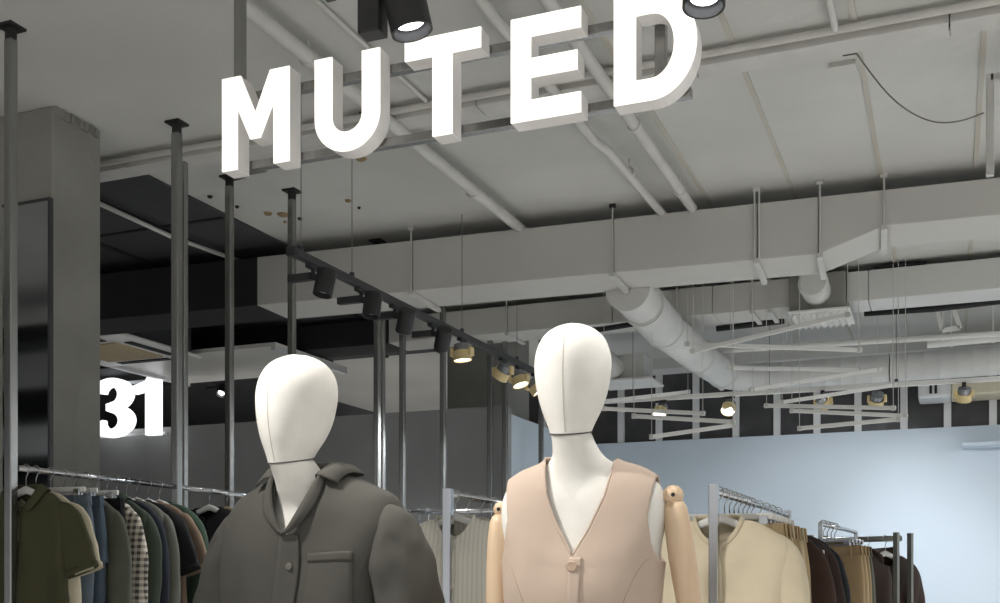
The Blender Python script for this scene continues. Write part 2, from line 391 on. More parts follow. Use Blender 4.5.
# ================================================================== CEILING PIPES
def pipe(name, pts, rad, m, label, cat='pipe', group=None, clips=()):
    r = thing(name, label, cat, tuple(pts[0]), group=group)
    MB().tube(pts, rad, 12).build('tube', m, r, autos=True)
    for c in clips:
        MB().lathe([(rad+0.006,-0.012),(rad+0.006,0.012)], c, Vector(pts[-1])-Vector(pts[0]), 12).build('clip', m, r)
        if CEIL - c[2] > rad: MB().tube([c,(c[0],c[1],CEIL)], 0.004, 6).build('clip_rod', m, r)
    return r
zp = CEIL-0.07
pipe('ceiling_pipe', [(-1.31,-2,zp),(-1.31,6.0,zp)], 0.026, pipe_m, 'thicker off-white pipe clipped along the ceiling, ending over the large duct', clips=[(-1.31,y,zp) for y in (3.3,4.8,5.7)])
pipe('ceiling_pipe', [(-1.52,-2,zp),(-1.53,4.9,zp),(-1.49,5.0,zp-0.02),(-1.48,6.2,zp)], 0.022, pipe_m, 'thin off-white pipe with a kinked joint clipped along the ceiling', clips=[(-1.525,y,zp) for y in (3.9,4.6)]+[(-1.485,5.35,zp)])
pipe('ceiling_pipe', [(-2.33,-2,zp),(-2.31,6.2,zp)], 0.03, pipe_m, 'off-white pipe running along the ceiling behind the letter U', clips=[(-2.32,y,zp) for y in (3.7,5.3)])
pipe('ceiling_pipe', [(-0.40,-2,zp+0.03),(-0.40,4.3,zp+0.03)], 0.014, pipe_m, 'slim conduit along the ceiling meeting the cable trunking', clips=[(-0.4,3.6,zp+0.03)])
pipe('ceiling_pipe', [(-2.12,-2,CEIL-0.015),(-2.12,4.35,CEIL-0.015)], 0.010, pipe_m, 'thin conduit flat against the ceiling above the letters')
r = thing('cable_trunking', 'long flat cable trunking with a conduit crossing the whole ceiling', 'trunking', (-1,4.44,CEIL-0.06))
for i in range(-8, 4):
    MB().box((i*0.95, 4.38, CEIL-0.055),(i*0.95+0.945, 4.50, CEIL)).build('trunking_length', pipe_m, r, bevel=0.004)
MB().tube([(-7.6,4.345,CEIL-0.02),(-3,4.35,CEIL-0.03),(0.2,4.34,CEIL-0.025),(0.8,4.33,CEIL-0.02),(3.8,4.345,CEIL-0.03)], 0.015, 10).build('conduit', pipe_m, r, smooth=True)
MB().box((-7.6,4.502,CEIL-0.016),(3.8,4.53,CEIL)).build('shadow_strip', cable_m, r)  # dark strip draws the shadow line along the trunking edge
# junction box and loose cable right
q = at_z(848, 45, CEIL-0.03)
r = thing('junction_box', 'small wall plug and open junction box beside the cable trunking', 'junction box', tuple(q))
MB().cbox((q.x,q.y+0.05,CEIL-0.02),(0.05,0.04,0.04)).build('box', dplate_m, r); MB().cbox((q.x+0.09,q.y+0.04,CEIL-0.018),(0.035,0.03,0.036)).build('plug', dplate_m, r)
q2 = at_z(848, 68, CEIL-0.02); MB().cbox((q2.x-0.02,q2.y,CEIL-0.01),(0.10,0.06,0.02)).build('bracket', pipe_m, r)
pts = []
for px, py in ((853,48),(870,72),(890,96),(912,113),(935,122),(960,121),(986,112)):
    s = (px-853)/133.0; pts.append(at_Y(px, py, 4.6+0.25*s))
pts = [Vector(smooth_interp([tuple(p) for p in pts], 6*i/40)) for i in range(40)]
tag(MB().tube(pts, 0.003, 6).build('loose_cable', cable_m, None, smooth=True), 'thin grey cable sagging from the ceiling beside the trunking', 'cable')
# hanging steel bracket with speaker at the right
q0 = at_Y(990, 80, 4.85); q1 = at_Y(990, 176, 4.85)
r = thing('ceiling_bracket', 'grey steel drop bracket holding a round speaker below the ceiling', 'bracket', (q0.x,q0.y,CEIL))
MB().beam((q0.x,q0.y,q1.z),(q0.x,q0.y,q0.z+0.02),0.03,0.03,Vector((0,1,0))).build('drop_bar', pipe_m, r, bevel=0.003)
MB().beam((q0.x,q0.y,q0.z+0.005),(q0.x+0.34,q0.y,q0.z+0.005),0.03,0.03).build('top_bar', pipe_m, r, bevel=0.003)
MB().beam((q0.x+0.34,q0.y,q1.z),(q0.x+0.34,q0.y,q0.z+0.02),0.03,0.03,Vector((0,1,0))).build('drop_bar', pipe_m, r, bevel=0.003)
for xx in (0.05, 0.29): MB().tube([(q0.x+xx,q0.y,q0.z),(q0.x+xx,q0.y,CEIL)],0.007,8).build('rod', pipe_m, r)
MB().lathe([(0.05,-0.06),(0.095,-0.04),(0.10,0.05),(0.06,0.08)], (q0.x+0.17,q0.y,q0.z-0.10), Vector((0.2,-1,-0.2)), 24).build('speaker_shell', conc_m, r, autos=True)
MB().tube([(q0.x+0.17,q0.y,q0.z-0.02),(q0.x+0.17,q0.y,q0.z)],0.012,8).build('stem', pipe_m, r)
# black cable bundle lying on the rear duct
p = on_duct(900, A2, u2)
r = thing('cable_bundle', 'black flat bundle of cables lying on top of the pale rear duct', 'cable', (p.x,p.y,ZC+2.05))
for i in range(6):
    a0 = on_duct(874+4*(i%3), A2, u2) + v2*(0.02+0.02*i); a1 = on_duct(926-5*(i%2), A2, u2) + v2*(0.03+0.02*i)
    MB().tube([(a0.x,a0.y,ZC+2.062),((a0.x+a1.x)/2,(a0.y+a1.y)/2,ZC+2.07+0.006*i),(a1.x,a1.y,ZC+2.062+0.006*i)], 0.012, 8).build('cable', black_m, r, smooth=True)
# long dark cable under the rear duct, and a white cable ladder
p0, p1 = on_duct(860,A2,u2)+v2*0.42, on_duct(1010,A2,u2)+v2*0.42
tag(MB().tube([(p0.x,p0.y,ZC+1.86),((p0.x+p1.x)/2,(p0.y+p1.y)/2,ZC+1.85),(p1.x,p1.y,ZC+1.865)],0.022,8).build('black_cable', black_m, None, smooth=True), 'thick black cable sleeve stretched below the pale rear duct', 'cable')
p0, p1 = on_duct(705,A2,u2)+v2*0.42, on_duct(776,A2,u2)+v2*0.42
tag(MB().tube([(p0.x,p0.y,ZC+1.84),(p1.x,p1.y,ZC+1.855)],0.022,8).build('black_cable', black_m, None, smooth=True), 'short black cable sleeve below the rear duct beside the plenum box', 'cable')
p0, p1 = on_duct(560,A2,u2)-v2*0.05, on_duct(648,A2,u2)-v2*0.05
tag(MB().tube([(p0.x,p0.y,ZC+1.80),((p0.x+p1.x)/2,(p0.y+p1.y)/2,ZC+1.80),(p1.x,p1.y,ZC+1.825)],0.02,8).build('black_cable', black_m, None, smooth=True), 'black cable sleeve ending beside the round spiral duct', 'cable')
ql = [at_Y(934,298,8.6), at_Y(942,330,8.6), at_Y(960,328,8.6), at_Y(950,297,8.6)]
r = thing('strut_frame', 'white U-shaped strut frame hanging below the pale rear duct', 'bracket', tuple(ql[1]))
for i in range(3): MB().beam(ql[i], ql[i+1], 0.03, 0.03).build('strut', tube_m, r)
for e in (0,3): MB().beam(ql[e], (ql[e].x,ql[e].y,CEIL), 0.02, 0.02).build('rod', tube_m, r)
# white conduits below the rear duct
def cond(name, a, b, rad, label):
    return pipe(name, [a, b], rad, tube_m, label, clips=[tuple(a.lerp(b, 0.3)), tuple(a.lerp(b, 0.8))])
cond('conduit_pipe', at_Y(700,352,9.0), at_Y(1010,333,9.0), 0.022, 'long white conduit above the round far duct')
cond('conduit_pipe', at_Y(927,344,9.2), at_Y(1010,336,9.2), 0.035, 'short thick white conduit with sleeve above the round far duct')
cond('conduit_pipe', at_Y(683,352,9.3), at_Y(722,388,10.3), 0.03, 'sloping white pipe beside the spiral duct')

# ================================================================== LEFT BACKGROUND
q = at_z(112, 352, ZC+1.75)
r = thing('cassette_air_conditioner', 'ceiling cassette air conditioner with tan grille above the lit numerals', 'air conditioner', (q.x,q.y,ZC+1.75))
zq = ZC+1.75
MB().box((q.x-0.42,q.y-0.42,zq+0.03),(q.x+0.42,q.y+0.42,CEIL)).build('casing', dkceil_m, r)
MB().box((q.x-0.48,q.y-0.48,zq),(q.x+0.48,q.y+0.48,zq+0.03)).build('panel', hang_m, r, bevel=0.012)
MB().box((q.x-0.27,q.y-0.27,zq-0.012),(q.x+0.27,q.y+0.27,zq)).build('return_grille', tan_m, r, bevel=0.004)
for (dx,dy,sx,sy) in ((0,-.37,.5,.07),(0,.37,.5,.07),(-.37,0,.07,.5),(.37,0,.07,.5)):
    MB().box((q.x+dx-sx/2,q.y+dy-sy/2,zq-0.006),(q.x+dx+sx/2,q.y+dy+sy/2,zq)).build('outlet_slot', black_m, r)
q = at_z(232, 366, ZC+1.80)
r = thing('ceiling_raft', 'pale suspended board with white edge trims beyond the posts', 'ceiling panel', (q.x,q.y,ZC+1.8))
MB().box((q.x-0.9,q.y-0.55,ZC+1.80),(q.x+0.8,q.y+0.55,ZC+1.83)).build('board', hang_m, r)
for dx in (-0.9, 0.76): MB().box((q.x+dx,q.y-0.55,ZC+1.77),(q.x+dx+0.04,q.y+0.55,ZC+1.80)).build('edge_trim', white_m, r)
for dx in (-0.7,0.6): MB().tube([(q.x+dx,q.y+0.5,ZC+1.83),(q.x+dx,q.y+0.5,CEIL)],0.006,6).build('rod', pipe_m, r)
tag(MB().tube([at_z(98,203,CEIL-0.06),at_z(170,236,CEIL-0.06),at_z(242,262,CEIL-0.06)],0.014,8).build('dark_ceiling_conduit', pipe_m, None, smooth=True), 'pale conduit running along the charcoal painted ceiling', 'pipe')
# lit numerals 31 on rails
YN = 7.95
n0, n1 = at_Y(97,400,YN), at_Y(161,400,YN); zb_, zt_ = at_Y(140,436,YN).z, at_Y(140,376,YN).z
hN = zt_-zb_
num = thing('lit_numerals', 'glowing white numerals 31 on two thin rails above the grey wall', 'sign', (n0.x, YN, zb_))
def extrude_outline(name, outlines, m, parent, origin, sx, sz, depth, ydir=1, bev=0):
    cu = bpy.data.curves.new(name, 'CURVE'); cu.dimensions = '2D'; cu.fill_mode = 'BOTH'; cu.extrude = depth/2
    for ol in outlines:
        sp = cu.splines.new('POLY'); sp.points.add(len(ol)-1); sp.use_cyclic_u = True
        for p, (x, z) in zip(sp.points, ol): p.co = (x*sx, z*sz, 0, 1)
    tmp = bpy.data.objects.new('tmp', cu); COL.objects.link(tmp)
    dg = bpy.context.evaluated_depsgraph_get(); dg.update()
    me = bpy.data.meshes.new_from_object(tmp.evaluated_get(dg)); bpy.data.objects.remove(tmp)
    b = MB(); o = Vector(origin)
    for v in me.vertices: b.v.append(Vector((o.x+v.co.x, o.y - v.co.z, o.z+v.co.y)))
    for p in me.polygons: b.f.append(tuple(p.vertices))
    bpy.data.meshes.remove(me)
    return b.build(name, m, parent)
def arc(cx, cz, rx, rz, a0, a1, n=14):
    return [(cx+rx*cos(R(a0+(a1-a0)*i/n)), cz+rz*sin(R(a0+(a1-a0)*i/n))) for i in range(n+1)]
three = (arc(0.5,0.72,0.46,0.28,168,-58,18) + arc(0.5,0.275,0.49,0.275,56,-170,20)
         + [(0.33,0.30)] + arc(0.5,0.275,0.17,0.135,185,420,16)[1:] + [(0.40,0.45),(0.40,0.565)] + arc(0.5,0.72,0.155,0.135,-60,172,14))
wN = n1.x-n0.x
one = [(0.42,0),(0.78,0),(0.78,1),(0.50,1),(0.42,0.9),(0.10,0.84),(0.10,0.70),(0.42,0.74)]
dg_ = extrude_outline('numeral_three', [three], face2_m, num, (n0.x-0.075,YN,zb_), wN*0.70, hN, 0.06)
dg_ = extrude_outline('numeral_one', [one], face2_m, num, (n0.x+wN*0.555,YN,zb_), wN*0.56, hN, 0.06)
for z in (zb_+0.02, zt_-0.04): MB().box((n0.x-0.6,YN+0.035,z-0.012),(n1.x+0.02,YN+0.06,z+0.012)).build('rail', white_m, num)
for xx in (n0.x-0.4, n1.x-0.05): MB().tube([(xx,YN+0.05,zb_),(xx,YN+0.05,CEIL)],0.01,8).build('drop_rod', dgrey_m, num)

# ================================================================== POSTS
def post(x, y, wdt, label, d=None, plate=0.078):
    r = thing('steel_post', label, 'post', (x,y,0), group='floor to ceiling steel posts')
    d = d or wdt
    MB().box((x-wdt/2,y-d/2,0.006),(x+wdt/2,y+d/2,CEIL-0.05)).build('tube', steel_m, r, bevel=0.004)
    MB().lathe([(0.022,0),(0.022,0.045)], (x,y,CEIL-0.052), n=12).build('screw_jack', dplate_m, r)
    MB().cbox((x,y,CEIL-0.005),(plate,plate,0.01)).build('ceiling_plate', dplate_m, r)
    MB().cbox((x,y,0.004),(plate,plate,0.008)).build('floor_plate', dplate_m, r)
    return r
XR = -3.30
PY = [3.18, 4.14, 5.10, 6.06, 7.02, 7.93]
post(XR-0.01, PY[0], 0.036, 'steel post with black ceiling plate beside the column mirror')
post(XR, PY[1], 0.038, 'steel post at the far end of the crowded clothes rail')
post(XR, PY[2], 0.036, 'steel post rising behind the first black track spotlight')
post(XR, PY[3], 0.036, 'front steel post of the pair behind the shirted mannequin')
post(XR, PY[4], 0.036, 'steel post just before the first cream track spotlight')
post(XR-0.02, PY[5], 0.04, 'steel post at the free end of the grey wall')
for px, lab in ((184, 'slim steel post paired behind the rail end post'), (229.5, 'steel post ending just under the letter M'), (382, 'rear steel post of the pair behind the shirted mannequin'), (402.5, 'single slim steel post between the pair and the black spotlights')):
    q = at_X(px, 300, -3.49); post(q.x, q.y, 0.036 if px > 200 else 0.03, lab)
q = at_Y(505, 400, 8.0); post(q.x, q.y, 0.038, 'steel post paired with the one at the grey wall end')
q = at_Y(541, 400, 8.4); post(q.x, q.y, 0.035, 'dark steel post standing before the white side wall')

# ================================================================== MUTED SIGN
YS = 2.66; ZS = ZC+1.18; HS = 0.268
sg = thing('illuminated_sign', 'suspended sign of five glowing white block letters reading MUTED', 'sign', (at_Y(241,0,2.78).x, YS+0.06, ZS))
def rect(x0,z0,x1,z1): return [(x0,z0),(x1,z0),(x1,z1),(x0,z1)]
t_ = 0.26
OUT = {
 'm': [[(0,0),(0.23,0),(0.23,0.66),(0.425,0.30),(0.575,0.30),(0.77,0.66),(0.77,0),(1,0),(1,1),(0.72,1),(0.5,0.575),(0.28,1),(0,1)]],
 'u': [[(0,1)] + arc(0.5,0.37,0.5,0.37,180,360,22) + [(1,1),(0.73,1)] + arc(0.5,0.37,0.23,0.17,360,180,18) + [(0.27,1)]],
 't': [[(0.37,0),(0.63,0),(0.63,0.80),(1,0.80),(1,1),(0,1),(0,0.80),(0.37,0.80)]],
 'e': [[(0,0),(1,0),(1,0.195),(0.29,0.195),(0.29,0.41),(0.95,0.41),(0.95,0.595),(0.29,0.595),(0.29,0.805),(1,0.805),(1,1),(0,1)]],
 'd': [[(0,0),(0.46,0)] + arc(0.46,0.5,0.54,0.5,-90,90,24) + [(0,1)], list(reversed([(0.27,0.20),(0.46,0.20)] + arc(0.46,0.5,0.27,0.30,-90,90,20) + [(0.27,0.80)]))],
}
for ch, a, b in (('m',222.4,289.5),('u',315,380),('t',405,481),('e',511,581),('d',614,697)):
    xa, xb = at_Y(a,100,YS).x, at_Y(b,100,YS).x
    body = extrude_outline('letter_'+ch, OUT[ch], ret_m, sg, (xa, YS+0.030, ZS), xb-xa, HS, 0.056)
    extrude_outline('lit_face', OUT[ch], face_m, body, (xa, YS, ZS), xb-xa, HS, 0.004)
xl, xr = at_Y(254,90,2.74).x, at_Y(692,90,2.74).x
MB().box((xl,2.725,ZC+1.405),(xr,2.75,ZC+1.43)).build('rail', steel_m, sg, bevel=0.002)
MB().box((xl-0.02,2.725,ZC+1.203),(xr,2.75,ZC+1.228)).build('rail', steel_m, sg, bevel=0.002)
xp = at_Y(242,0,2.775).x
MB().box((xp-0.014,2.752,ZS+0.02),(xp+0.014,2.78,CEIL)).build('hanging_pole', steel_m, sg, bevel=0.002)
xp2 = at_Y(760,0,2.775).x
for z in (1.4175,1.2155): MB().box((xp-0.014,2.74,ZC+z-0.012),(xl+0.03,2.765,ZC+z+0.012)).build('rail_bracket', steel_m, sg)
xq = at_Y(662,0,2.775).x
MB().box((xq-0.014,2.752,ZS+0.06),(xq+0.014,2.78,CEIL)).build('hanging_pole', steel_m, sg, bevel=0.002)

# ================================================================== TRACK LIGHTS
def track(name, a, b, label, wires=(), m=None):
    m = m or dgrey_m
    r = thing(name, label, 'light track', tuple(a))
    MB().beam(a, b, 0.036, 0.034).build('rail', m, r, bevel=0.003)
    for e in (a, b):
        d = (Vector(b)-Vector(a)).normalized()*0.012
        MB().beam(Vector(e)-d, Vector(e)+d, 0.042, 0.04).build('end_cap', blk_m, r)
    for wv in wires:
        MB().tube([wv,(wv[0],wv[1],CEIL)], 0.0025, 6).build('wire', cable_m, r)
        MB().lathe([(0.012,-0.01),(0.012,0.02)], (wv[0],wv[1],wv[2]+0.02), n=10).build('wire_grip', dgrey_m, r)
    return r
def spotlight(p, aim, label, style='black', bdir=(-1,0,0), lens=None, lamp=None, group='track spotlights', box=(0.125,0.032,0.034), drop=0.045, rad=0.043, ln=0.115, bz=0.0, side=0.062):
    p = Vector(p); aim = Vector(aim).normalized(); bd = Vector(bdir).normalized(); by = Vector((-bd.y,bd.x,0))
    r = thing('track_spotlight', label, 'spotlight', tuple(p), group=group)
    m1 = blk_m if style == 'black' else glassg_m
    MB().beam(p-by*0.045-Vector((0,0,0.026)), p+by*0.045-Vector((0,0,0.026)), 0.026, 0.018).build('track_adapter', blk_m, r, bevel=0.002)
    MB().tube([p-Vector((0,0,0.03)), p-Vector((0,0,drop+0.03))], 0.009, 10).build('stem', blk_m, r)
    hc = p - bd*side - Vector((0,0,drop+0.05))
    jc = p - Vector((0,0,drop+0.02))
    if style == 'black':
        MB().beam(jc+bd*0.004-Vector((0,0,bz)), jc+bd*box[0]-Vector((0,0,bz)), box[1], box[2]).build('driver_box', m1, r, bevel=0.004)
        MB().beam(jc, hc, 0.02, 0.03).build('yoke', m1, r)
        top, bot = hc - aim*ln*0.45, hc + aim*ln*0.55
        MB().lathe([(rad*0.2,0),(rad*0.93,0.0),(rad,0.006),(rad,ln),(rad*0.88,ln),(rad*0.84,ln-0.027),(rad*0.6,ln-0.028)], top, aim, 28, cap=False).build('housing', m1, r, autos=True)
        MB().lathe([(0.001,0),(rad*0.2,0)], top, aim, 28, cap=False).build('housing_cap', m1, r)
        MB().lathe([(0.0005,0),(rad*0.66,0.0),(rad*0.66,0.003)], bot-aim*0.024, aim, 28).build('lens', lens or lensdim_m, r)
    else:
        hc = p - Vector((0,0,drop+0.05)); top = hc - aim*0.05; bot = hc+aim*0.05
        MB().lathe([(0.02,0),(rad*0.85,0.004),(rad*0.9,0.05)], top, aim, 24).build('lamp_head', m1, r, autos=True)
        MB().lathe([(rad*1.05,0.045),(rad*1.1,0.10),(rad*1.0,0.10),(rad*0.98,0.096)], top, aim, 24, cap=False).build('shade_ring', cream_m, r, autos=True)
        MB().cbox(hc+by*0.0+bd*(rad*1.15), (0.02,0.05,0.05), math.atan2(bd.y,bd.x)).build('side_plate', cream_m, r, bevel=0.004)
        MB().cbox(hc-bd*(rad*1.15), (0.02,0.05,0.05), math.atan2(bd.y,bd.x)).build('side_plate', cream_m, r, bevel=0.004)
        MB().lathe([(0.0005,0.09),(rad*0.97,0.09),(rad*0.97,0.094)], top, aim, 24).build('lens', lens or lensdim_m, r)
    if lamp:
        q = bot + aim*0.02
        spot('lamp', r, q, q+aim, *lamp)
    return r
ZT = ZC+1.40
# near track above the mannequins (its rail is just over the frame)
yt = 2.32
track('light_track', (-1.40,yt,ZT+0.03), (1.6,yt,ZT+0.03), 'ceiling light track above the two mannequins', [(-1.3,yt,ZT+0.05),(1.4,yt,ZT+0.05)])
q = at_Y(385, 0, yt)
spotlight((q.x,yt,ZT+0.03), Vector((0.20,0.10,-1)), 'large black spotlight above the letter U with cool white lens', lens=lens_m, rad=0.05, ln=0.15, box=(0.062,0.05,0.17), bz=0.02, side=0.052, drop=0.012, lamp=(25,95,0.6,(1,0.96,0.90),0.03), group='large spotlights above the mannequins')
q = at_Y(705, 0, yt)
spotlight((q.x+0.05,yt,ZT+0.03), Vector((-0.02,-0.10,-1)), 'large black spotlight above the letter D with glowing lens', lens=lens_m, rad=0.045, ln=0.13, box=(0.062,0.05,0.12), side=0.05, drop=0.105, bdir=(1,0,0), lamp=(25,95,0.6,(1,0.97,0.93),0.03), group='large spotlights above the mannequins')
# left track along the posts
XT = -2.61
t0 = at_X(292, 300, XT); 
track('light_track', (XT,t0.y,ZT), (XT,8.0,ZT), 'dark grey light track hung along the row of posts', [(XT,at_X(px,300,XT).y,ZT) for px in (301,352,462,517)])
for px, lab, am in ((313,'black spotlight nearest the hanging end of the dark track',(-0.12,-0.2,-1)),(361,'second black spotlight along the dark track',(-0.05,-0.15,-1)),(395,'third black spotlight tilted outward along the dark track',(-0.5,0.5,-0.9)),(433,'fourth black spotlight along the dark track before the cream ones',(-0.5,0.6,-0.9))):
    y = at_X(px,300,XT).y
    spotlight((XT,y,ZT), am, lab, lens=lensdim_m, lamp=(110 if px > 390 else 40,85,0.8,(0.97,0.98,1.0),0.03), group='black spotlights on the dark track')
for px, lab, am in ((462,'cream and grey lit spotlight closest to the black ones',(0.1,0,-1)),(503,'cream spotlight with dark lens in the cluster of three',(-0.5,0.2,-0.6)),(519,'lit cream spotlight in the middle of the cluster of three',(0.35,-0.1,-1)),(535,'lit cream spotlight beside the mannequin head',(0.6,0.2,-0.8))):
    y = at_X(px,300,XT).y
    spotlight((XT,y,ZT), am, lab, style='cream', lens=(lensdim_m if px == 503 else lensw_m), rad=0.05, lamp=None if px == 503 else (14,90,0.7,(1,0.92,0.8),0.04), group='cream spotlights on the dark track')
# far track across the white room
p0, p1 = at_z(596,402,ZT), at_z(1010,378,ZT)
track('light_track', p0, p1, 'pale light track crossing in front of the far windows', [tuple(p0+(p1-p0)*s) for s in (0.1,0.45,0.75)], m=tube_m)
for px, lab, lz, am, W in ((661,'glowing cream spotlight behind the taller mannequin head',lens_m,(-0.15,-0.6,-0.75),230),(729,'glowing cream spotlight in the middle of the far track',lens_m,(-0.1,-0.6,-0.8),230),(823,'dim cream spotlight turned sideways on the far track',lensw_m,(0.5,0.6,-0.6),50),(877,'cream and grey spotlight facing away on the far track',lensdim_m,(-0.2,0.8,-0.6),50),(964,'cream and grey spotlight before the wall air conditioner',lensw_m,(-0.1,0.5,-0.9),40)):
    t = (px-500)/F; dx, dy = t*CA-SA, t*SA+CA; u = p1-p0
    s = (p0.y*dx - p0.x*dy)/(u.x*dy - u.y*dx); p = p0 + u*s
    spotlight(p, am, lab, style='cream', lens=lz, rad=0.05, bdir=(0.2,1,0) if px < 800 else (1,0,0), lamp=(W,100,0.8,(0.93,0.97,1.0),0.05) if W else None, group='cream spotlights on the far track')
# dim spot in the dark neighbouring shop
q = P(217, 392, 10.6)
spotlight((q.x,q.y,q.z+0.11), Vector((0.15,-0.55,-0.6)), 'lone glowing spotlight in the dark space beyond the grey wall', lens=lens_m, rad=0.045, group='neighbour spotlights')
track('light_track', (q.x-1.5,q.y,q.z+0.11), (q.x+1.2,q.y,q.z+0.11), 'black light track in the dark space beyond the grey wall', [(q.x-1.3,q.y,q.z+0.13),(q.x+1.0,q.y,q.z+0.13)])
for dx, lab in ((0.9,'spotlight over the neighbouring floor beyond the grey wall'),(1.15,'second added unseen lamp over the neighbouring floor beyond the grey wall')):  # unseen lamps added to brighten the neighbouring ceiling off the floor
    spotlight((q.x+dx,q.y,q.z+0.11), Vector((0.1,0.45,-1)), lab, lamp=(320,92,0.4,(1,0.98,0.95),0.04), group='neighbour spotlights')
# unseen fill and floor-bounce lights added behind the viewer and above the aisle
track('light_track', (-3.5,-1.6,ZT+0.05), (3.5,-1.6,ZT+0.05), 'added light track behind the viewpoint carrying fill and bounce lamps', [(-3,-1.6,ZT+0.05),(2,-1.6,ZT+0.05)])
track('light_track', (2.6,1.5,ZT+0.05), (2.6,8.5,ZT+0.05), 'added light track over the aisle carrying bounce lamps', [(2.6,2,ZT+0.05),(2.6,8,ZT+0.05)])
track('light_track', (-2.9,1.45,ZT+0.05), (-1.2,1.45,ZT+0.05), 'short light track above the viewpoint facing the mannequins', [(-2.8,1.45,ZT+0.05),(-1.3,1.45,ZT+0.05)])
for x, y, tx, ty, tz, W, an, lab in ((-1.85,1.45,-0.95,2.25,1.62,100,70,'black spotlight above the viewpoint aimed at the mannequins'),
        (0.4,-1.6,-0.9,2.25,1.5,32,28,'added fill spotlight behind the viewpoint aimed at the vest mannequin'),  # weak front fill added to brighten the vest mannequin
        (-3.0,-1.6,-3.3,-0.7,0,520,100,'added bounce spotlight behind the viewpoint aimed at the floor by the mirror'),  # this and the next two added to lift the ceiling by floor bounce
        (0.9,-1.6,0.9,-1.8,0,420,120,'added bounce spotlight behind the viewpoint aimed at the floor'),
        (-0.8,-1.6,-0.9,-1.8,0,420,120,'second added bounce spotlight behind the viewpoint aimed at the floor'),
        (2.6,2.4,2.6,2.2,0,420,125,'added bounce spotlight over the aisle near the shop front'),  # aisle lamps added to brighten the far ceiling and white room
        (2.6,5.0,2.3,5.0,0,380,125,'added bounce spotlight over the middle of the aisle'),
        (2.6,7.4,2.0,7.6,0,360,176,'added bounce spotlight over the aisle before the white wall')):
    p = Vector((x,y,ZT+0.05))
    spotlight(p, Vector((tx,ty,tz))-p, lab, lens=lens_m, lamp=(W,an,0.9,(1,0.97,0.93) if y < 4 else (0.95,0.98,1.0),0.04), group='spotlights outside the view', bdir=(-1,0,0) if y < 1.6 else (0,1,0))
# ================================================================== PENDANT TUBE LIGHTS
TUBES = [((602,401.5,7.6),(689.5,391.6,8.6)),((602,408.5,7.6),(705,413.5,7.2)),((632,416,7.2),(735,422,6.9)),((650,437,7.0),(735,425,7.0)),
         ((728,368,7.6),(862,370,8.0)),((684,344,7.0),(862,350,7.0)),((750,390,7.4),(880,369,7.9)),((764,405.6,7.6),(896,408,7.2)),
         ((789.6,410.6,7.5),(908,416,7.2)),((797.5,428.5,7.2),(900.5,419,7.0)),((779.6,402.6,7.6),(895,385,7.8)),((690,352,7.0),(851,314,6.6))]
TLAB = ['off-white pendant tube tilting up beside the vest mannequin head','off-white pendant tube level with the vest mannequin face','off-white pendant tube just under the first glowing far spotlight','lowest off-white pendant tube rising between the two glowing far spotlights',
        'off-white pendant tube in front of the round far duct','highest level off-white pendant tube below the plenum box','off-white pendant tube sloping across the round far duct','off-white pendant tube passing just under the dim sideways spotlight',
        'off-white pendant tube ending below the spotlight that faces away','lowest off-white pendant tube under the spotlight that faces away','off-white pendant tube sloping up to the spotlight that faces away','off-white pendant tube sloping up to the louvred plenum grille']
for i, (a, b) in enumerate(TUBES):
    a, b = P(*a), P(*b)
    r = thing('pendant_tube', TLAB[i], 'pendant light', tuple(a), group='slim pendant tubes before the far windows')
    MB().beam(a, b, 0.02, 0.026).build('tube', tube_m, r, bevel=0.003)
    for s in (0.02, 0.98):
        c = a+(b-a)*s; MB().tube([c,(c.x,c.y,CEIL)], 0.0022, 6).build('wire', pipe_m, r)
        MB().cbox(c, (0.026,0.026,0.03)).build('end_cap', pipe_m, r)
# wall air conditioner
q0 = at_Y(918, 391, 9.95)
r = thing('wall_air_conditioner', 'long white air conditioner with cream front mounted before the far windows', 'air conditioner', (q0.x,9.95,q0.z))
MB().box((q0.x,9.95,q0.z-0.06),(q0.x+0.26,10.34,q0.z+0.08)).build('end_cover', white_m, r, bevel=0.02)
MB().box((q0.x+0.262,9.955,q0.z-0.055),(q0.x+1.15,10.34,q0.z+0.08)).build('front_panel', mat('cream_plastic',(0.72,0.66,0.50),0.5), r, bevel=0.015)
for k in (0.09, 0.13): MB().box((q0.x+k,9.944,q0.z-0.03),(q0.x+k+0.02,9.952,q0.z+0.04)).build('vent_slot', black_m, r)
# faint shelf edge at the far right of the white wall
q = at_Y(1010, 442, 10.2); q2 = at_Y(962, 446, 10.2)
tag(MB().box((q2.x,10.08,q.z-0.03),(q.x+0.8,10.325,q.z)).build('wall_shelf', wallw_m, bevel=0.004), 'thin pale shelf high on the cool white wall', 'shelf')

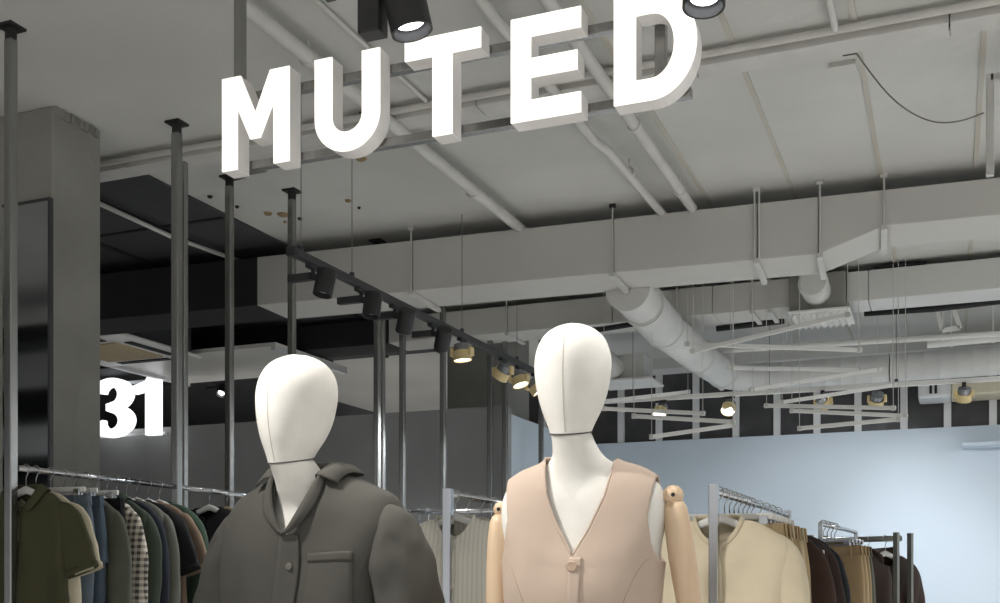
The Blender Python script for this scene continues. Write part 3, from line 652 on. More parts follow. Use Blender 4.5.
# ================================================================== SOFT SURFACES
def surf(rings, e=1.0, wr=0.0, seed=0.0, k=7):
    def raw(th, t):
        rx, rf, rb, zs, zf, zb, cy = smooth_interp(rings, t)
        s, c = sin(th), cos(th)
        x = rx*math.copysign(abs(s)**e, s); y = cy - (rf if c > 0 else rb)*math.copysign(abs(c)**e, c)
        z = zs*s*s + (zf if c > 0 else zb)*c*c
        return Vector((x,y,z))
    def S(th, t, off=0.0):
        p = raw(th, t)
        if off == 0.0 and wr == 0.0: return p
        a = raw(th+0.02,t)-raw(th-0.02,t); b = raw(th,min(t+0.03,len(rings)-1.001))-raw(th,max(t-0.03,0))
        nn = b.cross(a)
        if nn.length < 1e-9: nn = Vector((sin(th),-cos(th),0))
        nn.normalize()
        if nn.dot(Vector((sin(th),-cos(th),0.35))) < 0: nn = -nn
        o = off
        if wr:
            am = wr*max(0.0, min(1.0, (t-1.2)/2.5))
            o += am*(0.6*sin(k*th+seed+0.9*noise.noise(Vector((p.x*6+seed,p.z*3,seed)))*3) + 1.1*noise.noise(Vector((p.x*9+seed,p.y*9,p.z*4.5+seed))))
        return p + nn*o
    return S
def patch(S, t0, t1, nt, a0, a1, na, off=0.0, pred=None):
    """a0/a1 may be functions of t. Returns MB; faces for which pred(p) is true are cut and the edge is smoothed."""
    rows = []
    for i in range(nt+1):
        t = t0+(t1-t0)*i/nt; s0 = a0(t) if callable(a0) else a0; s1 = a1(t) if callable(a1) else a1
        rows.append([S(s0+(s1-s0)*j/na, t, off) for j in range(na+1)])
    b = MB().grid(rows)
    if pred:
        keep = [f for f in b.f if not pred(sum((b.v[i] for i in f), Vector())/len(f))]
        used = sorted({i for f in keep for i in f}); ix = {o:n for n,o in enumerate(used)}
        b.v = [b.v[i] for i in used]; b.f = [tuple(ix[i] for i in f) for f in keep]
        from collections import Counter
        cnt = Counter(tuple(sorted((f[i],f[(i+1)%len(f)]))) for f in b.f for i in range(len(f)))
        nb = {}
        for (u,v), c in cnt.items():
            if c == 1: nb.setdefault(u,[]).append(v); nb.setdefault(v,[]).append(u)
        for it in range(8):
            new = {u:(b.v[u]*2+b.v[vs[0]]+b.v[vs[1]])/4 for u,vs in nb.items() if len(vs) == 2}
            for u,v in new.items(): b.v[u] = v
    return b
def sleeve(path, rx, ry, wr=0.004, seed=0.0, n=22):
    """tube of elliptical sections along a path in the x-z plane"""
    rows = []; m = len(path); K = 18 if n < 40 else 40
    for i in range(K+1):
        t = i/K*(m-1); c = smooth_interp([tuple(p)+(a,b) for p,a,b in zip(path,rx,ry)], t)
        c2 = smooth_interp([tuple(p) for p in path], min(t+0.05,m-1.001)); c1 = smooth_interp([tuple(p) for p in path], max(t-0.05,0))
        d = Vector(c2)-Vector(c1); d.normalize(); y = Vector((0,1,0)); x = y.cross(d).normalized()
        row = []
        for q in range(n+1):
            a = 2*pi*q/n
            w_ = 1 + min(1.0, 0.2+i/K*2)*wr/max(c[3],0.01)*(0.7*sin(3*a+seed+i*4.5/K)+1.2*noise.noise(Vector((cos(a)*2+seed,sin(a)*2,i*6.3/K))))
            row.append(Vector(c[:3]) + x*(c[3]*cos(a)*w_) + y*(c[4]*sin(a)*w_))
        rows.append(row)
    return MB().grid(rows)
def leaf(S, tn, width, th0, th1, n=40, rise=0.016, point=0.0, off=0.006, tw=None):
    """folded collar leaf lying on a neckline"""
    rows = [[],[],[],[],[]]
    for j in range(n+1):
        s = j/n; th = th0+(th1-th0)*s
        edge = abs(2*s-1)**6
        base = S(th, tn, 0.002); top = S(th, tn, 0.004)+Vector((0,0,rise*(1-0.55*edge)))
        wdt = width*(1+0.25*edge)
        thp = th + (point*edge)*(1 if s > 0.5 else -1)
        o1 = S(th+(thp-th)*0.5, tn+wdt*0.45, off+0.010); o2 = S(thp, tn+wdt, off)
        top2 = top + (o1-top)*0.15
        rows[0].append(base); rows[1].append(top); rows[2].append(top2+Vector((0,0,0.002))); rows[3].append(o1); rows[4].append(o2)
    return MB().grid(rows)
def ztheta(S, th, z, t0, t1):
    """t at which the surface reaches height z along th"""
    for _ in range(30):
        tm = (t0+t1)/2
        if S(th,tm).z > z: t0 = tm
        else: t1 = tm
    return (t0+t1)/2

# ================================================================== MANNEQUINS
HEADP = [(0,.0440),(.010,.0475),(.026,.0540),(.05,.0640),(.085,.0745),(.12,.0805),(.15,.0825),(.18,.0785),(.205,.0675),(.222,.051),(.233,.030),(.2375,.010),(.238,.0008)]
def head_pt(a, h, w):
    k = max(0.0, min(1.0, h/0.238))
    cy = -0.018 - 0.012*(1-k)**2 + 0.02*k
    ry = w*((1.27+0.16*(1-k)**1.5) if cos(a) > 0 else (1.22+0.10*(1-k)**1.5))
    dip = -0.012*cos(a)*max(0.0, 1-k*3.0)
    return Vector((w*sin(a), cy - ry*cos(a), h + dip))
def make_mannequin(label, loc, rz, arms, zoff=0.0, hx=0.0, hy=0.0, broad=0.0):
    r = thing('mannequin', label, 'mannequin', loc, rz, 'linen covered mannequins')
    Z = ZC+zoff
    # head
    prof = []
    for i in range(49):
        t = i/48*(len(HEADP)-1); prof.append(smooth_interp(HEADP, t))
    rows = [[head_pt(2*pi*j/40, h, max(w,0.0005)) + Vector((hx,-0.012+hy,Z+0.313)) for j in range(40)] for h, w in prof]
    hb = MB().grid(rows, closed=True); hb.f.append(tuple(range(39,-1,-1)))
    hd = hb.build('head', linen_m, r, smooth=True, local=True)
    MB().tube([head_pt(0,h,max(w,0.0005)) + Vector((hx,-0.0121+hy,Z+0.313)) for h, w in prof[2:-3]], 0.0009, 6).build('face_seam', mat('linen_stitch',(0.62,0.58,0.50),0.9), hd, smooth=True, local=True)
    # torso with neck
    rings = [(.0425,.0585,.052,.3115,.299,.321,-.042),(.0470,.062,.058,.286,.274,.290,-.027),(.058,.066,.062,.262,.243,.268,-.010),(.085,.068,.066,.243,.205,.248,0),(.135,.082,.08,.224,.165,.215,0.002),
             (.170,.092,.09,.195,.125,.17,0.002),(.182,.102,.098,.145,.075,.11,0),(.172,.118,.102,.075,.02,.04,0),(.160,.128,.10,-.02,-.04,-.03,0),(.148,.112,.096,-.11,-.11,-.11,0),(.128,.09,.088,-.22,-.22,-.22,0),(.150,.10,.10,-.34,-.34,-.34,0),(.168,.115,.12,-.46,-.46,-.46,0),(.160,.11,.115,-.55,-.55,-.55,0)]
    rings = [tuple(v+(Z if 3<=i<=5 else (hy*max(0,1-k/4.0) if i == 6 else 0)) for i,v in enumerate(q)) for k,q in enumerate(rings)]
    Sb = surf(rings, 0.92)
    def S(th, t, off=0.0):
        p = Sb(th, t, off); k = 1 + broad*max(0.0, min(1.0, t/2.0))*max(-1.0, min(1.0, 5.5-t))
        return Vector((p.x*k + hx*max(0.0, 1-t/3.5), p.y*(1+(k-1)*1.1), p.z))
    rows = [[S(2*pi*j/48, (len(rings)-1.001)*i/64) for j in range(48)] for i in range(65)]
    tb = MB().grid(rows, closed=True); tb.f.append(tuple(range(48))); tb.f.append(tuple(64*48+j for j in range(48)))
    tb.build('torso', linen_m, r, smooth=True, local=True)
    jp = []
    for j_ in range(41):
        hp = head_pt(2*pi*j_/40, 0.0, 0.0440); jp.append(hp*1.0 + Vector((hx, -0.012+hy, Z+0.3128)))
    MB().tube(jp, 0.0016, 6, cap=False).build('neck_joint', seamd_m, r, smooth=True, local=True)
    # stand
    MB().tube([(0,0,0.01),(0,0,Z-0.54)], 0.016, 16).build('stand_pole', chrome_m, r, smooth=True, local=True)
    MB().lathe([(0.17,0),(0.17,0.008),(0.03,0.016)], (0,0,0), n=36).build('stand_base', chrome_m, r, autos=True, local=True)
    if arms:
        for sgn, (jx, jz, ex, ez, jr) in ((-1,(.183,.152,.192,-.14,.018)),(1,(.196,.176,.242,-.13,.0225))):
            j = Vector((sgn*jx, -0.005, Z+jz)); e = Vector((sgn*ex, -0.01, Z+ez))
            arm = thing_part('arm', r)
            dirv = (e-j).normalized()
            ba = MB().lathe([(jr*cos(t), jr*sin(t)) for t in [R(-88+176*i/14) for i in range(15)]], j, dirv, 20).build('shoulder_ball', wood_m, r, smooth=True, local=True)
            MB().lathe([(0.0016,0),(0.0045,0.001),(0.004,0.003)], j+Vector((sgn*0.002,-jr+0.001,0)), Vector((0,-1,0)), 12).build('pin', dplate_m, ba, local=True)
            L = (e-j).length
            MB().lathe([(.012,.010),(.020,.016),(.0255,.03),(.0285,.07),(.0295,.13),(.028,.2),(.025,L-.03),(.02,L)], j, dirv, 24).build('upper_arm', wood_m, r, autos=True, local=True)
            MB().lathe([(jr*cos(t), jr*sin(t)) for t in [R(-88+176*i/12) for i in range(13)]], e+dirv*0.012, dirv, 18).build('elbow_ball', wood_m, r, smooth=True, local=True)
            fdir = Vector((-0.05*sgn,-0.25,-1)).normalized()
            f0 = e+dirv*0.02
            MB().lathe([(.012,.004),(.021,.02),(.0235,.07),(.021,.15),(.0165,.21),(.014,.235)], f0, fdir, 22).build('forearm', wood_m, r, autos=True, local=True)
            h0 = f0+fdir*0.24
            MB().tube([h0, h0+fdir*0.03, h0+fdir*0.07, h0+fdir*0.095], [.014,.02,.024,.018], 14, flat=(0.55,1,1)).build('palm', wood_m, r, smooth=True, local=True)
            for k in range(4):
                b0 = h0+fdir*0.088+Vector((0,(k-1.5)*0.012,0)); ln = (0.062,0.075,0.07,0.055)[k]
                MB().tube([b0, b0+fdir*ln*0.5, b0+fdir*ln+Vector((-sgn*0.012,0,0))], [.0062,.0058,.0042], 8).build('finger', wood_m, r, smooth=True, local=True)
            MB().tube([h0+fdir*0.03+Vector((0,-0.02,0)), h0+fdir*0.06+Vector((0,-0.036,0)), h0+fdir*0.085+Vector((-sgn*0.006,-0.042,0))], [.0075,.0068,.005], 8).build('thumb', wood_m, r, smooth=True, local=True)
    return r, S
def thing_part(n, r): return None
LM = P(317, 500, 2.50); RM = P(583, 500, 2.405)
man1, SL = make_mannequin('armless linen mannequin wearing the dark grey shirt', (LM.x, LM.y, 0), R(-3), False, -0.052, -0.020, -0.026, 0.10)
man2, SR = make_mannequin('linen mannequin with jointed wooden arms wearing the beige vest', (RM.x, RM.y, 0), R(7), True, 0.0, -0.018)

# --- vest on the second mannequin
vest_m = fabric('dusty_beige_linen', (0.585,0.465,0.380), 0.08)
vest = thing('vest', 'buttoned sleeveless beige V-neck vest on the wooden-armed mannequin', 'vest', (RM.x,RM.y,ZC-0.3), R(7))
def lerp(tab, z):
    if z <= tab[0][0]: return tab[0][1]
    for (a,b),(c,d) in zip(tab, tab[1:]):
        if z <= c: return b+(d-b)*(z-a)/(c-a)
    return tab[-1][1]
VX = [(.042,0),(.10,.032),(.17,.062),(.21,.071),(.247,.076),(.32,.079)]
AX = [(.025,.30),(.032,.178),(.045,.165),(.075,.156),(.13,.150),(.19,.158),(.24,.166)]
def vest_pred(p):
    z = p.z-ZC
    if p.y < 0.0 and z > .042 and abs(p.x) < lerp(VX, z): return True
    if p.y >= 0.0 and z > .225 and abs(p.x) < 0.072: return True
    if z > .026 and abs(p.x) > lerp(AX, z): return True
    return z > .30
def SV(th, t, off=0.0):
    p = SR(th, t, off); z = p.z-ZC
    if z < 0.02:                                    # slight ease and folds below the bust
        k = min(1, (0.02-z)/0.2); p = p + Vector((sin(th),-cos(th),0))*(0.010*k + 0.004*k*sin(5*th+1))
    return p + Vector((sin(th),-cos(th),0))*0.0022*noise.noise(Vector((p.x*14,p.y*8,p.z*10)))
def loc_build(mb, name, m, parent, zbase, **kw):
    for v in mb.v: v.z -= zbase
    return mb.build(name, m, parent, local=True, **kw)
b = patch(SV, 2.2, 12.0, 210, -pi, pi, 260, 0.010, vest_pred)
loc_build(b, 'vest_body', vest_m, vest, ZC-0.3, smooth=True, solid=0.004)
# overlapping front edge
t_v = ztheta(SR, 0.0, ZC+0.038, 3, 9)
b = patch(SV, t_v, 11.6, 60, lambda t: R(-1), lambda t: R(5.5), 5, 0.0145)
loc_build(b, 'front_placket', vest_m, vest, ZC-0.3, smooth=True, solid=0.004)
def vest_button(z, par):
    t = ztheta(SR, R(2), ZC+z, 3, 11.5); p = SV(R(0.5), t, 0.019)
    mb = MB().lathe([(.002,0.0035),(.006,.0035),(.0095,.004),(.0115,.002),(.0115,0),(.001,-.002)], p, Vector((0.03,-1,0.05)), 20)
    loc_build(mb, 'button', buttonp_m, par, ZC-0.3, autos=True)
    loc_build(MB().tube([p+Vector((0.006,0,0)),p+Vector((0.02,0.002,0.002))],0.0014,6), 'buttonhole', mat('beige_thread',(0.50,0.385,0.30),0.9), par, ZC-0.3)
for z in (0.020,-0.07,-0.16): vest_button(z, vest)
thread_m = mat('beige_thread',(0.50,0.385,0.30),0.9)
for sgn in (-1,1):
    pts = []
    for i in range(26):
        s = i/25; z = ZC+0.040-0.38*s; th = R(57-25*min(1,s*3)**0.6)*sgn
        t = ztheta(SR, th, z, 4, 12.9); pts.append(SV(th, t, 0.0125))
    loc_build(MB().tube(pts, 0.0011, 6), 'princess_seam', thread_m, vest, ZC-0.3, smooth=True)
# folded edges along the neckline
for sgn in (-1,1):
    pts = []
    for i in range(30):
        z = ZC + .044 + .20*i/29; x = lerp(VX, z-ZC)*sgn
        lo, hi = 0.0, pi/2
        t = 0
        for _ in range(22):
            th = (lo+hi)/2; t = ztheta(SR, th*sgn, z, 2.2, 9)
            if abs(SV(th*sgn, t, .01).x) < abs(x): lo = th
            else: hi = th
        pts.append(SV(th*sgn, t, 0.0105))
    loc_build(MB().tube(pts, 0.0028, 8), 'neck_facing', vest_m, vest, ZC-0.3, smooth=True)

# --- camp collar shirt on the first mannequin
shirt_m = fabric('washed_dark_grey_cotton', (0.082,0.079,0.070), 0.12)
shirt = thing('shirt', 'dark grey short-sleeved camp collar shirt on the armless mannequin', 'shirt', (LM.x,LM.y,ZC-0.3), R(-3))
SRG = [(.066,.068,.060,.234,.198,.244,-.024),(.100,.092,.085,.224,.160,.228,-.014),(.148,.110,.102,.203,.125,.195,-.006),(.192,.122,.116,.176,.080,.150,0),(.216,.132,.126,.112,.02,.080,0),(.217,.140,.132,.03,-.04,.0,0),(.210,.144,.136,-.09,-.11,-.10,0),(.208,.146,.140,-.25,-.25,-.25,0),(.210,.15,.145,-.45,-.45,-.45,0)]
SRG = [tuple(v+(ZC if 3<=i<=5 else 0) for i,v in enumerate(q)) for q in SRG]
SS = surf(SRG, 0.80, 0.013, 3.1, 6)
SS0 = surf(SRG, 0.80)
zv = ZC+0.092
tv = ztheta(SS0, 0, zv, 0, 6)
zn0 = SS0(0, 0.0).z
def open_a(t):
    z = SS0(0, t).z
    if z <= zv: return 0.0
    xw = 0.060*((z-zv)/(zn0-zv))**0.80; rx = smooth_interp(SRG, t)[0]
    return math.asin(min(0.98, (xw/rx)**(1/0.80)))
b = patch(SS, 0.0, 7.999, 110, open_a, lambda t: 2*pi-open_a(t), 150, 0.0)
loc_build(b, 'shirt_body', shirt_m, shirt, ZC-0.3, smooth=True, solid=0.003)
# lapels: turned-back facing along the V
for sgn in (-1,1):
    rows = []
    for i in range(25):
        t = tv*i/24*0.985+0.02; a0 = open_a(t); wd = R(24)*min(1,(1-i/24)*1.6)*(0.55+0.45*min(1,i/6))+R(1)
        rows.append([SS0(sgn*(a0-R(1)+(wd)*j/6), t, 0.006+0.012*sin(pi*min(1,(j+0.5)/6))*(1-0.5*i/24)) for j in range(7)])
    loc_build(MB().grid(rows), 'lapel', shirt_m, shirt, ZC-0.3, smooth=True, solid=0.0025)
b = leaf(SS0, 0.02, 1.15, R(44), 2*pi-R(44), 64, rise=0.016, point=R(-14), off=0.014)
loc_build(b, 'collar', shirt_m, shirt, ZC-0.3, smooth=True, solid=0.003)
b = patch(SS, tv-0.05, 7.9, 80, R(-1.5), R(6.5), 6, 0.0055)
loc_build(b, 'front_placket', shirt_m, shirt, ZC-0.3, smooth=True, solid=0.0025)
for z in (0.025, -0.065, -0.15, -0.24):
    t = ztheta(SS0, R(2), ZC+z, 1, 7.9); p = SS(R(2.5), t, 0.009)
    loc_build(MB().lathe([(.001,.003),(.006,.0032),(.008,.002),(.008,0),(.001,-.001)], p, Vector((0.04,-1,0.06)), 18), 'button', button_m, shirt, ZC-0.3, autos=True)
# chest pocket on the wearer's left
def pocket_row(z, off, n=14): 
    r_ = []
    for j in range(n+1):
        x = 0.058+0.105*j/n; lo, hi = 0.0, pi/2
        for _ in range(20):
            th = (lo+hi)/2; t = ztheta(SS0, th, z-0.02*0, 0.5, 7.9)
            if SS0(th,t).x < x: lo = th
            else: hi = th
        r_.append(SS(th, t, off))
    return r_
b = MB().grid([pocket_row(ZC+0.055-0.125*i/12, 0.0045) for i in range(13)])
pk = loc_build(b, 'chest_pocket', shirt_m, shirt, ZC-0.3, smooth=True, solid=0.003)
b = MB().grid([pocket_row(ZC+0.055-0.02*i/3, 0.0065) for i in range(4)])
loc_build(b, 'pocket_hem', shirt_m, pk, ZC-0.3, smooth=True, solid=0.003)
for sgn in (-1,1):
    pth = [(sgn*.168,0,.140),(sgn*.200,0,.110),(sgn*.222,0,.045),(sgn*.238,0,-.045),(sgn*.250,0,-.135)]
    b = sleeve([(x,y,z+ZC) for x,y,z in pth], [.030,.045,.056,.062,.066], [.040,.070,.090,.098,.102], 0.005, 2.0+sgn, 48)
    sl = loc_build(b, 'sleeve', shirt_m, shirt, ZC-0.3, smooth=True, solid=0.003)

# ================================================================== HANGERS AND HUNG CLOTHES  (local frame: hook over a rail at the origin, front towards -y)
def hook_pts(): return [(0.017*cos(a),0,0.004+0.017*sin(a)) for a in [R(-20+215*i/14) for i in range(15)]]
def hook(par):
    pts = [(-0.0169,0,-0.004)] if False else []
    pts = [(0.017*cos(R(200-i*15)),0,0.001+0.017*sin(R(200-i*15))) for i in range(17)] 
    pts += [(0.006,0,-0.022),(0,0,-0.032),(0,0,-0.07)]
    MB().tube(pts, 0.0022, 8).build('hook', chrome_m, par, smooth=True, local=True)
def shirt_hanger(loc, rz, label, group, m=None, half=0.172):
    r = thing('clothes_hanger', label, 'hanger', loc, rz, group); hook(r)
    pts = []
    for i in range(-10, 11):
        s = i/10; pts.append(Vector((half*s, 0, -0.080-0.088*(half/0.2)*abs(s)**1.15)))
    rows = []
    for i, p in enumerate(pts):
        s = abs(i-10)/10; hw = 0.009+0.004*s; hh = 0.014-0.004*s
        rows.append([p+Vector((0,y*hw,z*hh)) for y,z in ((-1,-.7),(-.6,-1),(.6,-1),(1,-.7),(1,.7),(.6,1),(-.6,1),(-1,.7))])
    b = MB().grid(rows, closed=True); b.f += [tuple(range(8)), tuple(20*8+q for q in range(8))]
    b.build('arms', m or hang_m, r, smooth=True, local=True)
    return r
def clip_hanger(loc, rz, label, group, half=0.17, m=None):
    r = thing('clip_hanger', label, 'hanger', loc, rz, group); hook(r)
    MB().box((-half,-0.006,-0.083),(half,0.006,-0.062)).build('bar', m or hang_m, r, bevel=0.004, local=True)
    for x in (-half*0.8, half*0.8):
        c = MB().box((x-0.014,-0.013,-0.118),(x+0.014,-0.003,-0.07)).build('clip', chrome_m, r, bevel=0.002, local=True)
        MB().box((x-0.014,0.003,-0.118),(x+0.014,0.013,-0.07)).build('clip', chrome_m, r, bevel=0.002, local=True)
    return r
def hung_top(name, cat, label, loc, rz, m, group, sleeve_kind='short', length=0.68, collar='crew', half=0.20, wr=0.012, thick=1.0, seed=None, placket=False, hoodm=None, spread=1.0):
    seed = seed if seed is not None else random.random()*20
    r = thing(name, label, cat, loc, rz, group); T = thick
    nf = {'crew':-.135,'polo':-.15,'vee':-.22,'henley':-.165,'hood':-.15}[collar]
    RG = [(.072,.030*T,.026*T,-.088,nf,-.082,0),(.11,.038*T,.034*T,-.094,nf-.02,-.094,0),(.155,.046*T,.04*T,-.114,nf-.05,-.125,0),(half,.050*T,.046*T,-.150,-.24,-.19,0),(half+.014,.052*T,.05*T,-.205,-.30,-.28,0),(half+.010,.056*T,.05*T,-.32,-.38,-.36,0),(half+.008,.06*T,.055*T,-.5,-.5,-.5,0),(half+.012,.066*T,.06*T,-length,-length,-length,0)]
    S = surf(RG, 0.75, wr, seed, 5); S0 = surf(RG, 0.75)
    patch(S, 0, 6.999, 44, 0, 2*pi, 72, 0).build('body', m, r, smooth=True, local=True, solid=0.003)
    for sg_ in (-1,1):
        if sleeve_kind == 'none': continue
        if sleeve_kind == 'short': pth = [(half-.06,0,-.160),(half-.01,0,-.205),(half+.028*spread,0,-.30),(half+.055*spread,0,-.40)]; rx = [.04,.066,.076,.082]; ry = [.016,.034,.034,.030]
        else: pth = [(half-.06,0,-.160),(half-.015,0,-.215),(half+.012*spread,-.006,-.36),(half+.018*spread,-.012,-.53),(half+.012*spread,-.015,-.70)]; rx = [.04,.060,.062,.054,.045]; ry = [.016,.036,.040,.038,.032]
        pth = [(x*sg_,y,z) for x,y,z in pth]
        sl = sleeve(pth, rx, [v*T for v in ry], 0.006, seed+sg_, 24).build('sleeve', m, r, smooth=True, local=True, solid=0.003)
        a, b_ = pth[-1], pth[-2]; d = (Vector(a)-Vector(b_)).normalized(); x = Vector((0,1,0)).cross(d).normalized()
        rows = [[Vector(a)+d*h + x*((rx[-1]+.0015)*cos(q*pi/12)) + Vector((0,1,0))*((ry[-1]*T+.0015)*sin(q*pi/12)) for q in range(25)] for h in (-0.022,0.001)]
        MB().grid(rows).build('cuff', m, sl, smooth=True, local=True, solid=0.003)
    if collar == 'polo':
        leaf(S0, 0.0, 1.0, R(12), 2*pi-R(12), 48, rise=0.022, point=R(-6), off=0.010).build('collar', m, r, smooth=True, local=True, solid=0.003)
    elif collar == 'hood':
        rows = []
        for i in range(13):
            s = i/12; row = []
            for j in range(25):
                th = R(25)+(2*pi-R(50))*j/24; p = S0(th, 0.3, 0.006)
                row.append(p + Vector((0, 0.06*sin(pi*s)*(1-abs(cos(th/2))**2)+0.03*s, 0.05*sin(pi*s*0.8)-0.10*s*s*(1-abs(cos(th/2))))) + Vector((sin(th),-cos(th),0))*0.02*sin(pi*s))
            rows.append(row)
        MB().grid(rows).build('hood', m, r, smooth=True, local=True, solid=0.005)
    else:
        rows = [[S0(2*pi*j/48, 0.0, 0.003)+Vector((0,0,h)) for j in range(49)] for h in (0.012 if collar == 'henley' else 0.004, 0.0)] + [[S0(2*pi*j/48, 0.33 if collar == 'henley' else 0.22, 0.003) for j in range(49)]]
        MB().grid(rows).build('neckband', m, r, smooth=True, local=True, solid=0.004)
    if placket:
        t1 = {'henley':4.6,'polo':3.7}.get(collar,6.9)
        pl = patch(S, 0.1, t1, 30, lambda t: -R(9)*max(0.22,1-t/1.2), lambda t: R(9)*max(0.22,1-t/1.2), 6, 0.004).build('placket', m, r, smooth=True, local=True, solid=0.003)
        k = 3 if t1 < 5 else 6
        for i in range(k):
            p = S(0, 0.5+(t1-0.9)*i/(k-1)*0.9, 0.008)
            MB().lathe([(.001,.002),(.0055,.002),(.0055,0)], p, Vector((0,-1,0)), 12).build('button', button_m, pl, local=True)
    return r
def hung_pants(label, loc, rz, m, group, half=0.19, length=0.95, fold=False, seed=None):
    seed = seed if seed is not None else random.random()*20
    r = thing('trousers', label, 'trousers', loc, rz, group)
    RG = [(half,.020,.018,-.095,-.100,-.092,0),(half+.004,.024,.022,-.14,-.145,-.14,0),(half+.016,.034,.034,-.24,-.24,-.24,0),(half+.022,.038,.04,-.36,-.36,-.36,0)]
    S = surf(RG, 0.55, 0.004, seed, 4)
    patch(S, 0, 2.999, 20, 0, 2*pi, 60, 0).build('hips', m, r, smooth=True, local=True, solid=0.003)
    S0 = surf(RG, 0.55)
    wbm = patch(S0, 0, 0.95, 4, 0, 2*pi, 60, 0.004).build('waistband', m, r, smooth=True, local=True, solid=0.003)
    for th in (R(38),R(-38),R(80),R(-80),R(180)):
        p0, p1 = S0(th,0.0,0.009), S0(th,1.05,0.009); MB().beam(p0, p1, 0.010, 0.003, up=Vector((sin(th),-cos(th),0))).build('belt_loop', m, wbm, local=True)
    p = S0(0, 0.5, 0.009); MB().lathe([(.001,.003),(.007,.003),(.007,0)], p, Vector((0,-1,0)), 14).build('button', button_m, wbm, local=True)
    for sg_ in (-1,1):
        pth = [(sg_*(half*0.52),0,-.33),(sg_*(half*0.54),0,-.55),(sg_*(half*0.53),0,-length)]
        sleeve(pth, [half*0.56,half*0.53,half*0.45], [.038,.036,.03], 0.006, seed+sg_, 22).build('leg', m, r, smooth=True, local=True, solid=0.003)
    return r

# ------------------------------------------------------------------ racks
def rail_rack(name, a, b, zr, label, posts=True, m=None, sq=0.026, rr=0.011, twin=None, over=0.02):
    m = m or chrome_m; a = Vector((a[0],a[1],0)); b = Vector((b[0],b[1],0)); d = (b-a).normalized(); s_ = Vector((-d.y,d.x,0))
    r = thing(name, label, 'clothes rack', tuple(a))
    if posts:
        for e, sg_ in ((a,-1),(b,1)):
            for k in ((0,) if not twin else (-twin/2, twin/2)):
                q = e + d*(sg_*sq*0.5) + s_*k
                MB().beam((q.x,q.y,0.02),(q.x,q.y,zr+over), sq, sq, up=d).build('post', m, r, bevel=0.002)
            q = e + d*(sg_*sq*0.5)
            MB().beam(q-s_*0.24+Vector((0,0,0.013)), q+s_*0.24+Vector((0,0,0.013)), sq, 0.026).build('foot', m, r, bevel=0.002)
    MB().tube([a+Vector((0,0,zr)), b+Vector((0,0,zr))], rr, 14).build('rail', m, r, smooth=True)
    return r
ZL = ZC+0.42
rail_rack('wall_rail', (XR,PY[0]+0.026), (XR,PY[1]-0.026), ZL, 'steel hanging rail between two posts crowded with dark clothes', posts=False, rr=0.012)
rail_rack('wall_rail', (XR,PY[1]+0.026), (XR,PY[2]-0.026), ZL, 'steel hanging rail between the farther posts holding a black top', posts=False, rr=0.012)

olive=fabric('olive_cotton',(0.068,0.068,0.036)); creamf=fabric('cream_cotton',(0.60,0.54,0.40)); denim=fabric('washed_denim',(0.13,0.165,0.20),0.3,0.9,0.2); denim2=fabric('blue_denim',(0.085,0.115,0.15),0.3,0.9,0.2)
olgrey=fabric('olive_grey_twill',(0.105,0.110,0.085)); blackf=fabric('black_cotton',(0.012,0.012,0.013)); ging=gingham('brown_gingham'); dgreen=fabric('dark_green_wool',(0.050,0.066,0.048))
navy=fabric('navy_wool',(0.026,0.031,0.042)); sage=fabric('grey_sage_cotton',(0.135,0.135,0.115)); tanf=fabric('tan_brown_cotton',(0.19,0.135,0.095)); green2=fabric('bottle_green_knit',(0.035,0.058,0.040))
GL = 'clothes on the rail between the posts'; GLH = 'hangers on the rail between the posts'
LEFT = [(3.245,'polo',olive,'olive short-sleeved polo shirt hanging at the open end of the left rail'),
        (3.295,'tee',creamf,'cream short-sleeved shirt just behind the olive polo'),
        (3.37,'pants',denim,'pale washed jeans behind the cream shirt'),
        (3.44,'pants',denim2,'darker blue jeans beside the washed pair'),
        (3.50,'long',olgrey,'olive grey shirt between blue jeans and black trousers'),
        (3.565,'pants',blackf,'black trousers clipped beside the checked shirt'),
        (3.625,'long',ging,'brown and cream checked long-sleeved shirt'),
        (3.685,'longpolo',dgreen,'dark green collared shirt behind the checked one'),
        (3.745,'long',navy,'dark navy long-sleeved top on the left rail'),
        (3.805,'long',sage,'grey sage shirt next to the navy top'),
        (3.87,'tee',blackf,'black T-shirt with wide short sleeve on the left rail'),
        (3.945,'tee',tanf,'tan brown T-shirt behind the black one'),
        (4.02,'long',green2,'bottle green knit at the inner end of the left rail')]
for i, (y, kind, m, lab) in enumerate(LEFT):
    loc = (XR, y, ZL+0.0); rz = R(random.uniform(-4,4))
    if kind == 'pants':
        clip_hanger(loc, rz, 'white clip hanger holding the '+lab.split(' ')[0]+' '+lab.split(' ')[1]+' '+lab.split(' ')[2], GLH); hung_pants(lab, loc, rz, m, GL)
    else:
        shirt_hanger(loc, rz, 'white hanger inside the '+' '.join(lab.split(' ')[:4]), GLH)
        hung_top('polo_shirt' if kind=='polo' else 'hung_shirt', 'shirt', lab, loc, rz, m, GL, 'short' if kind in ('polo','tee') else 'long', 0.68, 'polo' if kind in ('polo','longpolo') else 'crew', placket=(kind=='polo'), spread=1.25 if kind=='polo' else 1.0, thick=0.8)
# far part of the rail
loc = (XR, 4.40, ZL-0.06)
shirt_hanger((XR,4.38,ZL), R(3), 'white hanger holding the wide black top beyond the rail post', GLH)
hung_top('hung_shirt','shirt','wide black top hanging beyond the rail post', (XR,4.38,ZL), R(3), blackf, GL, 'short', 0.6, 'crew', half=0.215)
shirt_hanger((XR,4.52,ZL), R(-2), 'tan wooden hanger behind the black top', GLH, m=tan_m)
hung_top('hung_shirt','shirt','grey sage shirt on the tan hanger behind the black top', (XR,4.52,ZL), R(-2), sage, GL, 'short', 0.6, 'crew')

